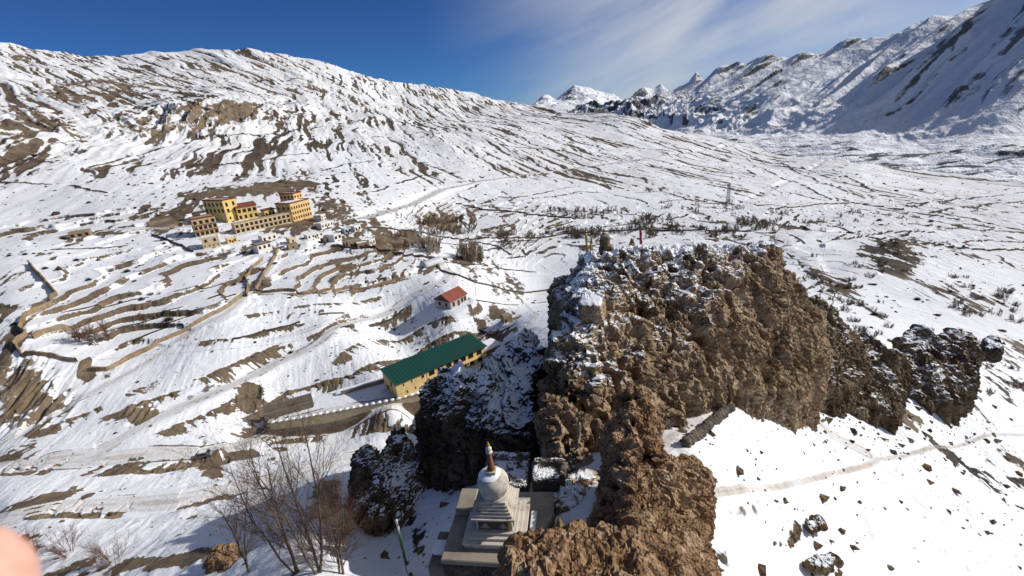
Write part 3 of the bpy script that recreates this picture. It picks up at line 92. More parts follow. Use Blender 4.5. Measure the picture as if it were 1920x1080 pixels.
ORCHARD = [[-42.3,375.0,8.3,5.92],[-37.2,368.6,5.3,2.92],[-29.9,381.8,8.7,0.71],[-50.0,394.1,7.3,3.6],[-65.4,374.5,6.3,5.75],[-38.4,404.3,8.3,0.87],[-44.7,403.7,5.2,5.47],[-59.2,384.1,9.0,5.48],[-52.1,349.3,7.3,4.26],[-54.7,346.3,7.9,6.07],[-32.7,398.8,6.6,1.04],[-62.1,388.0,6.4,3.79],[-62.4,350.3,6.5,1.95],[-35.4,389.9,6.4,3.02],[-41.3,408.5,9.0,0.14],[-37.0,371.4,5.3,4.95],[-52.0,373.7,5.2,0.29],[-55.4,344.9,6.0,4.75],[-29.8,369.3,6.5,2.23],[-45.7,370.4,5.6,4.7],[-35.2,371.6,5.3,5.94],[-62.2,372.2,7.6,5.77],[-50.9,354.8,7.3,1.96],[-55.7,390.4,5.5,0.93],[-38.7,363.0,5.8,0.3],[-28.4,387.6,6.8,1.49],[-59.9,285.6,6.4,2.65],[-67.1,275.3,5.3,3.1],[-61.5,322.4,7.1,5.96],[-59.6,287.8,5.5,2.73],[-66.2,278.7,6.0,2.85],[-54.0,292.3,7.7,2.85],[-62.0,287.3,6.4,1.83],[-67.7,311.4,6.2,6.21],[-56.0,300.9,6.5,2.13],[-71.0,298.9,7.2,5.45]]
POPLAR = [[-25.5,290.7,15.4,4.36],[-21.2,296.4,12.8,4.42],[-26.9,294.9,15.4,4.34],[-26.2,286.3,14.6,3.65],[-30.5,289.1,12.0,4.22],[-24.0,291.9,14.6,5.01],[-25.8,292.8,15.2,5.2],[-25.6,289.6,16.1,4.32],[-16.5,297.8,13.8,3.32],[-49.4,283.3,15.3,3.0],[-44.9,290.5,14.2,1.08],[-44.4,293.9,13.9,2.64],[-45.5,289.3,13.7,4.52],[-52.0,291.5,12.7,4.08],[-49.2,285.5,13.7,0.26],[-47.9,295.5,10.7,0.84],[-49.3,294.2,11.4,0.22]]
VALLEY_TREE = [[55.5,374.7,6.3,3.71],[27.6,368.1,3.9,2.55],[33.4,377.3,4.3,5.22],[45.8,384.5,6.3,0.6],[64.5,371.8,6.2,6.02],[94.3,361.1,7.1,4.03],[45.1,383.1,6.2,3.54],[104.5,341.5,6.3,2.21],[105.9,370.9,4.3,3.55],[73.4,374.4,6.4,5.6],[44.9,376.1,4.8,1.83],[110.8,356.4,7.6,5.74],[70.6,372.1,7.7,3.12],[49.8,376.9,7.7,3.09],[34.2,375.8,4.4,3.9],[53.1,376.4,6.9,5.19],[1.5,367.8,5.0,5.87],[91.7,367.5,4.9,0.97],[113.3,358.5,6.3,2.98],[74.3,361.6,6.8,0.74],[88.6,365.4,6.0,2.11],[35.4,375.7,5.7,2.27],[85.3,359.1,4.0,1.59],[52.4,362.7,7.4,3.43],[1.5,363.7,5.6,3.62],[81.0,358.7,5.8,5.73],[46.2,377.3,7.2,1.23],[34.6,368.9,4.2,5.25],[80.7,364.4,5.0,4.9],[106.6,366.3,5.8,3.45],[59.3,374.1,4.5,3.68],[96.1,370.7,4.8,5.15],[89.7,355.3,4.0,4.54],[106.3,339.6,6.6,0.31],[98.3,365.7,6.4,5.98],[84.6,372.0,5.0,5.77],[17.6,371.4,5.5,1.01],[74.8,377.0,4.3,2.38],[8.9,380.0,6.1,4.66],[103.1,367.3,5.6,1.98],[70.1,366.6,7.6,2.35],[6.3,366.4,4.5,3.96],[57.9,360.5,6.1,3.9],[31.3,374.7,4.9,4.71],[62.2,377.8,4.8,2.33],[96.4,448.2,6.7,4.11],[42.0,431.8,4.3,0.78],[84.3,445.5,7.3,3.02],[60.0,428.1,4.0,4.55],[41.2,446.6,7.6,4.28],[55.2,450.0,7.7,4.18],[103.2,448.4,6.3,2.22],[55.2,443.4,6.3,2.19],[68.3,449.9,7.1,4.07],[99.3,437.3,7.2,3.25],[82.0,434.2,6.8,2.48],[45.2,451.2,4.7,0.25],[105.7,435.8,6.9,0.0],[70.7,424.8,6.3,2.69],[74.9,450.6,4.5,1.0],[66.1,441.9,7.3,0.96],[57.0,444.8,4.5,1.8],[54.6,438.5,4.0,5.81],[62.9,424.5,6.6,4.23],[70.6,423.3,4.4,4.2],[58.0,431.6,6.7,1.03],[53.9,453.6,4.8,0.49],[65.1,422.6,5.3,1.96],[73.9,444.0,6.8,4.51],[49.8,445.7,6.5,5.91],[87.0,438.3,7.7,0.04],[39.8,428.8,5.5,0.28],[76.0,420.7,5.9,2.2],[44.8,449.5,7.4,3.08],[113.2,451.2,4.8,0.32],[125.3,408.8,6.5,2.56],[122.0,409.8,5.4,6.1],[108.3,379.2,7.3,3.34],[108.5,392.9,5.8,3.4],[131.5,367.2,9.7,1.35],[101.9,378.0,7.7,3.59],[112.9,370.4,9.0,5.73],[113.9,382.1,9.5,1.41],[109.6,392.6,5.7,4.85],[134.9,387.8,5.9,0.51],[119.3,408.9,7.4,3.62],[119.8,410.4,8.8,0.3],[113.4,394.6,7.1,0.62],[120.8,390.9,9.1,3.49],[129.2,363.5,9.2,3.61],[111.3,357.7,8.6,6.0],[123.0,362.6,6.6,5.1],[123.4,404.4,5.5,1.06],[107.9,367.4,6.7,0.4],[127.3,371.7,5.3,0.32],[109.3,389.6,9.7,5.96],[129.2,394.5,7.4,2.28],[123.8,412.5,8.2,5.19],[137.1,405.0,8.0,1.08],[164.0,349.2,6.3,4.99],[133.5,357.4,6.3,2.9],[149.2,351.2,5.9,5.88],[147.9,335.2,5.4,0.65],[170.0,349.4,4.0,6.14],[126.3,351.2,5.2,5.54],[149.3,357.2,4.6,1.26],[157.0,352.4,5.9,1.52],[146.7,356.8,6.5,5.28],[169.2,343.5,4.9,0.9],[170.2,347.7,4.0,1.06],[128.2,346.1,6.2,1.25],[170.5,352.4,5.7,5.42],[154.8,339.6,4.9,0.06],[151.2,345.7,4.4,2.44],[147.6,364.1,4.7,2.4],[147.9,342.6,4.9,6.17],[163.5,335.5,5.7,4.21],[150.3,340.1,4.8,3.73],[161.4,347.3,4.6,0.49],[131.4,356.7,5.4,4.77],[166.0,353.0,6.3,1.72],[169.0,359.5,5.9,4.21],[171.6,336.1,5.7,5.26],[163.6,344.7,4.4,3.24],[176.9,354.1,6.4,3.42],[152.0,363.9,4.9,1.12],[155.1,336.5,6.3,3.85],[150.6,361.3,5.7,3.48],[165.4,351.6,6.2,1.34],[204.5,389.9,7.6,5.63],[190.2,370.7,8.2,1.41],[188.2,373.5,8.4,5.52],[214.8,382.5,6.9,3.32],[224.0,388.5,6.3,3.8],[230.5,396.3,5.3,0.73],[203.8,372.3,5.9,1.19],[203.2,369.1,7.9,4.58],[190.2,377.7,8.5,6.01],[189.3,359.3,7.7,5.82],[190.5,367.2,8.5,2.99],[199.7,394.2,5.8,0.58],[189.8,370.9,5.6,4.76],[203.0,360.4,8.3,4.48],[204.6,352.6,7.6,6.06],[202.6,400.1,5.5,1.3],[201.2,379.0,7.9,4.67],[193.6,383.0,7.3,2.36],[189.6,372.8,6.7,4.29],[191.6,353.0,8.9,0.45],[206.5,365.4,6.4,0.73],[208.3,386.0,8.1,5.77],[206.5,388.9,7.1,4.38],[211.7,373.2,6.4,2.12],[224.2,462.3,4.0,2.64],[170.2,455.4,4.1,1.7],[162.1,466.0,6.5,3.4],[177.0,441.4,4.1,2.23],[233.9,489.9,5.9,2.27],[159.5,478.5,5.1,2.4],[206.5,487.1,4.5,6.12],[191.0,464.8,4.1,1.75],[229.0,453.6,5.2,0.33],[180.7,449.5,5.0,3.73],[225.4,455.4,5.6,0.23],[151.6,452.6,5.0,5.49],[212.4,441.3,4.9,6.27],[207.1,441.9,4.3,4.9],[178.8,438.8,6.5,1.36],[192.9,474.1,5.1,1.8],[17.7,366.0,4.3,2.87],[-2.2,349.3,6.2,5.56],[2.3,365.1,6.1,6.03],[15.4,364.8,4.5,5.78],[27.3,372.2,4.4,2.69],[3.3,336.7,4.9,4.87],[0.1,345.5,6.4,4.41],[-1.4,361.1,5.6,2.35],[7.0,349.3,5.4,6.07],[2.8,344.2,4.6,3.42],[19.9,365.9,5.2,4.43],[-4.6,333.0,5.0,3.17],[13.9,338.9,4.0,3.14],[-3.4,349.3,4.8,0.13],[246.8,390.3,5.4,5.81],[247.3,382.0,5.6,5.89],[257.3,335.5,4.2,1.05],[342.0,452.6,4.7,4.62],[270.8,399.5,6.3,1.88],[240.0,350.1,3.7,2.2],[254.8,379.1,3.9,2.85],[251.3,430.9,4.4,0.9],[326.0,426.6,4.1,4.92],[302.2,420.2,5.9,3.93],[242.1,371.6,4.0,1.65],[298.7,399.6,6.2,1.11],[260.9,436.0,5.7,3.52],[249.9,436.0,5.9,3.1],[338.4,455.3,5.2,0.74],[269.3,375.2,5.2,1.39],[340.6,448.5,3.5,4.3],[256.2,434.5,4.7,4.07],[274.8,364.9,3.5,4.04],[327.2,443.1,5.7,1.62],[139.6,212.0,4.1,3.24],[134.9,183.0,2.9,1.36],[95.0,143.3,3.0,0.55],[137.6,206.6,3.4,3.9],[141.2,200.9,2.9,3.08],[129.7,182.6,3.7,5.73],[123.2,192.0,3.6,3.37],[130.6,176.9,3.9,2.64],[65.9,352.3,4.7,0.68],[53.5,368.0,6.2,1.66],[62.6,358.3,6.4,0.73],[67.6,362.9,4.2,3.97],[68.6,357.2,4.0,6.1],[56.0,360.8,5.8,1.64],[57.8,367.3,4.1,0.4],[65.8,361.8,6.2,0.39],[55.4,371.9,6.4,4.96],[70.3,358.2,4.2,2.61],[53.8,376.3,5.4,1.82],[48.7,365.9,6.3,5.94],[60.2,371.1,5.9,0.72],[62.2,370.8,6.5,3.41],[400.2,464.0,4.0,6.11],[404.0,469.7,3.9,5.77],[369.4,433.3,5.0,2.05],[433.1,459.0,3.0,0.34],[454.3,468.0,3.8,5.76],[403.6,452.1,3.3,4.67],[362.4,439.2,4.6,3.8],[363.0,455.0,4.4,4.58],[312.8,393.3,2.9,1.05],[342.6,433.9,4.2,5.38]]
WILLOW = [[105.6,158.6,1.8,3.64],[141.6,209.5,1.7,4.53],[98.2,148.9,2.2,3.72],[146.0,194.0,3.2,5.77],[144.5,212.0,3.2,0.83],[143.1,201.8,3.3,0.81],[120.7,158.4,2.9,0.01],[175.3,217.3,3.1,4.15],[102.9,143.3,2.8,2.13],[148.8,193.0,2.9,3.86],[183.4,236.7,2.5,0.01],[125.6,159.3,3.1,0.27],[142.5,194.5,1.8,1.27],[125.5,151.8,2.0,5.21],[156.0,207.3,2.7,1.44],[176.1,261.4,2.8,3.65],[149.6,193.5,2.4,1.92],[160.4,208.8,2.6,4.76],[118.5,164.6,1.7,1.64],[186.6,238.3,1.7,0.09],[187.1,243.6,2.4,2.75],[154.3,196.8,2.5,0.16],[126.2,159.8,2.7,5.24],[123.4,163.8,3.1,3.88],[84.4,131.5,3.4,1.26],[134.9,210.6,1.7,2.32],[209.4,209.4,2.0,2.69],[181.3,172.3,2.7,1.04],[199.1,169.3,3.3,1.36],[207.1,194.9,2.7,0.17],[185.6,171.7,3.3,5.4],[196.6,175.2,3.6,5.76],[230.1,203.5,3.2,4.13],[209.7,181.3,2.8,1.2],[220.1,211.0,3.3,4.83],[190.0,185.0,3.6,2.3],[180.5,178.4,2.7,0.9],[241.5,234.6,2.2,2.67],[230.1,230.7,3.0,6.01],[241.8,213.0,3.8,0.5],[232.7,231.4,2.1,3.78],[223.1,198.0,3.5,2.83],[220.2,189.9,3.0,1.07],[209.0,196.0,3.6,1.44],[174.8,165.9,2.1,3.37],[181.9,175.6,3.1,0.59],[227.4,203.2,2.6,5.38],[239.9,213.3,3.3,0.78],[316.6,361.9,2.9,5.75],[335.5,376.6,2.7,2.95],[297.8,344.1,2.3,2.82],[203.1,247.1,2.3,1.82],[244.2,298.6,3.3,1.83],[237.4,289.8,3.3,0.55],[278.3,326.6,2.9,2.9],[189.8,228.7,2.4,4.31],[204.0,231.2,2.0,1.43],[264.0,312.5,3.1,3.16],[231.8,269.9,3.2,3.58],[222.1,253.1,2.8,2.55],[299.4,347.1,2.6,5.52],[248.0,291.8,2.8,3.71],[228.5,274.4,3.0,0.26],[198.2,239.1,3.2,0.42],[92.0,122.8,1.7,4.12],[100.6,136.3,1.5,2.09],[122.1,142.6,2.4,5.29],[97.6,114.7,1.5,2.98],[99.6,125.7,1.4,5.56],[93.0,115.7,2.5,5.9],[90.4,111.6,2.6,0.82],[108.4,124.5,1.9,1.75],[108.9,142.9,2.5,2.52],[97.9,125.5,1.9,3.85],[130.9,161.8,1.3,5.14],[142.9,169.3,1.9,3.65],[91.8,110.5,2.3,1.92],[100.9,126.9,1.5,5.87],[124.1,109.9,1.7,3.3],[138.0,123.3,2.6,4.95],[130.4,114.0,1.3,0.77],[110.5,95.1,1.7,1.56],[145.1,129.9,2.6,4.65],[130.8,106.7,2.3,1.6],[138.2,122.0,1.4,1.1],[140.3,117.6,1.3,1.91],[129.1,105.8,2.2,4.59],[141.8,116.8,1.8,3.6],[155.0,136.6,1.6,2.87],[148.1,132.1,1.6,2.31]]
BUSH = [[-184.75,227.24,1.9,6.01],[-218.79,223.67,1.6,3.06],[-245.92,244.5,1.5,5.26],[-252.62,243.15,1.3,4.67],[-218.09,240.41,1.7,3.72],[-189.44,210.71,1.5,2.02],[-162.77,191.07,1.0,2.47],[-127.66,212.91,1.4,1.99],[-125.56,216.27,1.3,3.98],[-132.02,172.85,2.2,5.37],[-175.96,223.42,1.0,4.96],[-243.68,246.73,1.0,1.85],[-230.0,251.03,0.9,0.94],[-194.56,271.82,1.3,0.06],[328.27,407.48,2.6,3.67],[394.3,428.17,2.6,1.43],[309.29,354.4,2.0,0.03],[119.8,143.71,1.6,1.9],[153.56,137.08,1.5,1.43],[-78.89,152.06,1.0,1.29],[-6.83,329.33,1.2,4.17],[179.77,414.45,2,3.67],[-4.75,891.28,3.5,1.77],[-56.42,892.79,2.5,4.59],[171.3,184.72,1.5,1.3]]
BIGTREE = [[-23.62,35.43,15.5],[-21.35,34.7,16.5],[-19.39,35.16,11.0],[-31.63,39.73,10.0]]
LEFTTREE = [[-151.28,158.5,7.5],[-146.67,161.69,8.0],[-147.66,157.53,6.0],[-140.7,172.17,4.5],[-153.34,157.63,6.0]]
REDBUSH = [[-20.42,36.65,6.5],[-22.48,45.13,5.5],[-22.84,39.53,4.5],[-79.73,58.86,5.0],[-74.73,60.07,4.5],[-62.51,54.73,4.5]]
BC = [[-167.8,262.7,-55.4],[-184.7,286.0,-52.7],[-182.5,319.3,-51.2],[-177.5,323.7,-51.4],[-164.3,292.5,-54.4],[-163.2,331.1,-52.2],[-140.1,320.0,-55.1],[-142.8,335.3,-47.7],[-159.6,273.1,-55.9],[-122.9,322.9,-57.5],[-116.9,304.1,-58.9],[-117.7,281.3,-59.8],[-94.8,299.4,-62.1],[-100.8,277.3,-62.9],[-91.7,271.4,-64.6],[-100.2,296.4,-61.6],[-107.0,278.4,-61.8],[-134.6,255.3,-59.4],[-141.2,275.4,-57.5],[-124.5,272.3,-59.4],[-121.3,261.9,-60.6],[-85.5,269.0,-65.5],[-80.0,274.0,-65.6],[-257.4,285.4,-46.2]]
STONES_NEAR = [[45.1,47.4,26.8,11.7,150,0.04,0.32],[36.1,51.7,25.0,12.1,50,0.05,0.25],[62.2,52.4,21.4,10.5,90,0.06,0.42],[25.9,36.8,6.2,4.0,70,0.1,0.7],[92.6,84.5,29.3,13.7,110,0.12,0.7],[60.2,67.9,14.7,8.8,110,0.12,0.7],[114.6,124.8,81.8,44.7,200,0.15,0.9],[-80.1,86.3,36.9,15.8,200,0.08,0.4],[-53.2,110.0,20.5,12.3,80,0.08,0.4],[-89.4,138.1,47.6,15.8,160,0.1,0.5],[-23.4,164.1,23.9,23.1,100,0.12,0.6],[-15.9,46.1,6.9,8.3,120,0.08,0.5],[-2.8,50.7,4.0,9.5,90,0.08,0.6],[15.2,43.2,2.5,1.1,90,0.08,0.45],[36.3,58.9,10.2,5.3,160,0.1,0.7],[55.2,66.6,10.2,4.4,140,0.1,0.8],[83.0,79.2,9.9,3.4,120,0.1,0.8],[-65.0,60.9,28.2,12.7,120,0.08,0.5]]
STONES_FAR = [[310.3,495.0,246.7,172.0,420,0.4,1.6],[367.0,394.6,142.5,122.1,360,0.4,1.6],[124.7,712.1,167.6,199.5,300,0.5,1.8],[75.5,1068.3,260.3,262.3,400,0.8,3.0],[-110.1,755.9,145.1,258.2,300,0.6,2.2],[-291.9,835.2,201.4,297.3,400,0.8,2.5],[-358.0,456.3,123.8,97.0,500,0.5,2.0],[-686.8,1093.9,226.0,535.9,500,1.2,4],[-197.9,251.3,84.8,48.2,400,0.3,1.0],[-118.3,304.8,50.6,53.4,300,0.3,1.0],[395.6,877.7,212.3,268.4,260,0.7,2.2],[597.6,701.1,224.0,123.3,300,0.7,2.2],[-63.5,206.4,51.8,28.4,200,0.2,0.8],[216.0,197.8,62.8,59.3,260,0.3,1.3],[-62.6,156.8,30.4,14.7,160,0.15,0.6],[46.1,402.0,79.5,37.4,200,0.3,1.2]]
# ---------------------------------------------------------------- noise and terrain functions
def _hash(ix, iy, s):
    h = (ix.astype(np.int64)*374761393 + iy.astype(np.int64)*668265263 + s*1274126177) & 0xFFFFFFFF
    h = ((h ^ (h >> 13))*1274126177) & 0xFFFFFFFF
    return ((h ^ (h >> 16)) & 0xFFFF)/65535.0
def vnoise(x, y, s=0):
    ix = np.floor(x); iy = np.floor(y); fx = x-ix; fy = y-iy
    fx = fx*fx*fx*(fx*(fx*6-15)+10); fy = fy*fy*fy*(fy*(fy*6-15)+10)
    a = _hash(ix, iy, s); b = _hash(ix+1, iy, s); c = _hash(ix, iy+1, s); d = _hash(ix+1, iy+1, s)
    return (a+(b-a)*fx+(c-a)*fy+(a-b-c+d)*fx*fy)*2-1
def fbm(x, y, s=0, o=4, g=0.5):
    v = 0; a = 1; t = 0
    for k in range(o):
        v = v+a*vnoise(x, y, s+k*17); t += a; a *= g
        x, y = (x*0.8-y*0.6)*2.03, (x*0.6+y*0.8)*2.03
    return v/t
def ridged(x, y, s=0, o=4, g=0.5):
    v = 0; a = 1; t = 0
    for k in range(o):
        v = v+a*(1-2*np.abs(vnoise(x, y, s+k*17))); t += a; a *= g
        x, y = (x*0.8-y*0.6)*2.03, (x*0.6+y*0.8)*2.03
    return v/t
def sstep(a, b, x):
    t = np.clip((x-a)/(b-a), 0, 1); return t*t*(3-2*t)
AZK = 2.5
class TPS:
    """smooth surface of elevation tangent over (azimuth, log range) through surveyed ground points"""
    def __init__(self, pts, smooth=1e-4):
        p = np.array(pts, float); r = np.hypot(p[:, 0], p[:, 1])
        self.c = np.stack([np.arctan2(p[:, 0], p[:, 1])*AZK, np.log(r)], 1); v = p[:, 2]/r
        n = len(p); K = self._k(self.c, self.c)+smooth*np.eye(n)
        A = np.zeros((n+3, n+3)); A[:n, :n] = K; A[:n, n] = 1; A[:n, n+1:] = self.c; A[n, :n] = 1; A[n+1:, :n] = self.c.T
        self.w = np.linalg.solve(A, np.concatenate([v, np.zeros(3)])); self.n = n
    def _k(self, a, b):
        d = ((a[:, None, :]-b[None, :, :])**2).sum(2); return 0.5*d*np.log(d+1e-12)
    def tan(self, az, u):
        s = np.shape(az); q = np.stack([np.ravel(az)*AZK, np.ravel(u)], 1); out = np.empty(len(q))
        for i in range(0, len(q), 60000):
            b = q[i:i+60000]; out[i:i+60000] = self._k(b, self.c)@self.w[:self.n]+self.w[self.n]+b@self.w[self.n+1:]
        return out.reshape(s)
class Base:
    """the TPS sampled once on a grid, then read bilinearly"""
    def __init__(self, tps, az0, az1, u0, u1, n=260, m=260):
        self.b = (az0, az1, u0, u1, n, m)
        A, Uu = np.meshgrid(np.linspace(az0, az1, n), np.linspace(u0, u1, m), indexing='ij'); self.g = tps.tan(A, Uu)
    def z(self, x, y):
        az0, az1, u0, u1, n, m = self.b; r = np.hypot(x, y)
        i = np.clip((np.arctan2(x, y)-az0)/(az1-az0)*(n-1), 0, n-1.001); j = np.clip((np.log(r)-u0)/(u1-u0)*(m-1), 0, m-1.001)
        a = i.astype(int); b = j.astype(int); fa = i-a; fb = j-b; g = self.g
        return r*((g[a, b]*(1-fa)+g[a+1, b]*fa)*(1-fb)+(g[a, b+1]*(1-fa)+g[a+1, b+1]*fa)*fb)
# ---------------------------------------------------------------- building plan: name, label, front-left corner, heading, width, depth, height, plaster, roof, windows
PL = 'plaster'
BUILDINGS = [
 dict(n='monastery_building', l='cream stone block with two square windows, at the foot of the stepped brown building', yaw=30, W=8.6, D=8, H=6.0, m='cream', roof='flat', front=[(3.7, 1.3, 2, 1.0), (1.3, .5, 4, .5)]),
 dict(n='monastery_building', l='stepped brown and cream building with red trimmed balconies, leftmost of the monastery', yaw=36, W=12.5, D=10, H=10.6, m='ochre', roof='band', front=[(0.9, 1.7, 5, 1.4), (4.3, 1.7, 5, 1.4), (7.6, 1.7, 4, 1.5)], side=[(4, 1.4, 2, 1.0)], ledges=(3.4, 6.8)),
 dict(n='monastery_building', l='tall bright yellow block with a dark shaded left face and a red roof edge', yaw=62, W=9.5, D=21, H=14.6, m='yellow', roof='red', front=[(2.2, 1.3, 2, 1.0), (6.6, 2.2, 2, 1.3), (10.6, 2.2, 2, 1.3)], side=[(7.0, 2.0, 5, 1.6), (11.0, 2.0, 5, 1.6)]),
 dict(n='monastery_building', l='two storey yellow wing under a sloping red roof, joined to the tall yellow block', yaw=36, W=12.5, D=9, H=8.8, m='yellow', roof='redslope', front=[(1.2, 2.0, 4, 1.2), (5.3, 2.0, 4, 1.7)]),
 dict(n='monastery_building', l='long low cream row of two storeys with many piers, in front of the yellow blocks', yaw=44, W=34, D=6, H=6.2, m='cream', roof='flat', front=[(0.9, 1.5, 12, 1.5), (3.9, 1.5, 12, 1.5)], ledges=(3.1,)),
 dict(n='monastery_building', l='small yellow house with a brown roof edge between the two big blocks', yaw=48, W=7.0, D=6, H=4.8, m='yellow', roof='band', front=[(1.3, 1.8, 3, 1.0)]),
 dict(n='monastery_building', l='big orange yellow block with three rows of many small windows, rightmost of the monastery', yaw=66, W=17, D=13, H=12.2, m='orange', roof='red', front=[(1.6, 1.5, 8, .85), (5.0, 1.5, 8, .85), (8.4, 1.5, 8, .85)], side=[(1.6, 1.6, 3, 1.3), (5.0, 1.6, 3, 1.3), (8.4, 1.6, 3, 1.3)]),
 dict(n='monastery_building', l='small orange top storey with three windows, standing on the rear of the biggest block', yaw=66, W=7.5, D=13, H=9.2, m='orange', roof='red', front=[(6.4, 1.4, 3, .9)], side=[(6.4, 1.4, 4, 1.2)]),
 dict(n='house', l='little yellow annex beside the cream stone block', yaw=44, W=5.2, D=4, H=3.0, m='yellow', roof='snow', front=[(1.0, 1.1, 2, .8)]),
 dict(n='house', l='white two storey house with four windows, right beside the orange monastery block', yaw=74, W=5.2, D=6, H=4.6, m='white', roof='flat', front=[(.6, 1.1, 2, .8), (2.7, 1.1, 2, .8)]),
 dict(n='house', l='long cream house with a ragged top, uphill of the village lane', yaw=58, W=9.5, D=5, H=3.9, m='white', roof='snow', front=[(1.5, 1.1, 4, .8)]),
 dict(n='house', l='low long whitewashed house with four small windows', yaw=46, W=10.0, D=5, H=2.6, m='white', roof='snow', front=[(1.0, 1.0, 4, .7)]),
 dict(n='house', l='white house with two big windows at the right end of the village', yaw=70, W=6.6, D=6, H=4.0, m='white', roof='flat', front=[(1.3, 1.5, 2, 1.5)]),
 dict(n='house', l='tall white house with a pair of dark windows, middle of the village', yaw=62, W=6.0, D=6, H=5.2, m='white', roof='snow', front=[(2.8, 1.4, 2, 1.5)]),
 dict(n='house', l='tan mud house with a pale end wall at the lower edge of the village', yaw=30, W=8.0, D=5, H=3.4, m='mud', roof='flat', front=[(.8, 1.2, 2, .9)]),
 dict(n='house', l='small house with blue painted windows in the middle of the village', yaw=45, W=4.6, D=4, H=3.2, m='blue', roof='snow', front=[(1.0, 1.4, 2, 1.1)]),
 dict(n='shed', l='tiny cream shed below the long whitewashed house', yaw=35, W=3.6, D=3, H=2.5, m='cream', roof='flat', front=[(.7, 1.0, 1, .7)]),
 dict(n='house', l='white house with a dark overhanging roof at the head of the village lane', yaw=52, W=7.8, D=6, H=5.0, m='white', roof='dark', front=[(2.6, 1.3, 3, 1.0)]),
 dict(n='house', l='whitewashed house with a sunken dark doorway above the lane', yaw=48, W=8.6, D=5, H=3.6, m='white', roof='snow', front=[(1.2, 1.2, 3, .9)]),
 dict(n='shed', l='small cream hut between the village lane and the low white house', yaw=50, W=4.2, D=4, H=3.2, m='cream', roof='snow', front=[(1.0, 1.0, 1, .8)]),
 dict(n='shed', l='square tan mud hut nearest the lane at the village edge', yaw=36, W=5.2, D=4, H=3.0, m='mud', roof='flat', front=[(1.1, .9, 1, .6)]),
 dict(n='house', l='grey brown mud house with a flat roof beside the village wall', yaw=28, W=6.5, D=5, H=3.2, m='mud', roof='snow', front=[(1.0, 1.0, 2, 1.2)]),
 dict(n='house', l='pale house with a snowy roof, lowest on the right of the village', yaw=66, W=5.5, D=5, H=3.6, m='white', roof='snow', front=[(1.2, 1.3, 2, .9)]),
 dict(n='house', l='lonely low mud house with three windows on the terraces left of the monastery', yaw=30, W=10.0, D=6, H=3.6, m='mud', roof='flat', front=[(.9, 1.4, 3, 1.4)]),
]
PADS = [(c_[0]+3, c_[1]+3, 6.0, c_[2]+.25) for c_ in BC if c_[1] < 320]+[(-24.5+1.5, 174.6+6.5, 7.0, -70.0), (P['gh'][0]+2.5, P['gh'][1]+5.5, 6.5, P['gh'][2]), (P['mudhut'][0]+1, P['mudhut'][1]+2, 3.0, P['mudhut'][2]), (P['car'][0]+.5, P['car'][1]+1, 2.5, P['car'][2]), (P['stupa'][0]-.6, P['stupa'][1], 3.2, -30.5)]
# ---------------------------------------------------------------- ground materials
def new_mat(name):
    m = bpy.data.materials.new(name); m.use_nodes = True; t = m.node_tree; b = t.nodes['Principled BSDF']; b.inputs['Specular IOR Level'].default_value = 0.15; b.inputs['Roughness'].default_value = 0.85
    return m, t, b
def ramp(t, pts, src=None):
    r = N(t, 'ShaderNodeValToRGB'); e = r.color_ramp.elements
    while len(e) < len(pts): e.new(0.5)
    for k, (p, c) in enumerate(pts): e[k].position = p; e[k].color = tuple(c)+(1,)
    if src is not None: t.links.new(src, r.inputs[0])
    return r
def noise(t, scale, detail=4.0, rough=0.55, vec=None):
    n = N(t, 'ShaderNodeTexNoise', inp={'Scale': scale, 'Detail': detail, 'Roughness': rough})
    if vec is not None: t.links.new(vec, n.inputs['Vector'])
    return n
def mth(t, op, a, b=None, c=None):
    n = N(t, 'ShaderNodeMath', operation=op)
    for k, v in enumerate((a, b, c)):
        if v is None: continue
        if isinstance(v, (int, float)): n.inputs[k].default_value = v
        else: t.links.new(v, n.inputs[k])
    return n.outputs[0]
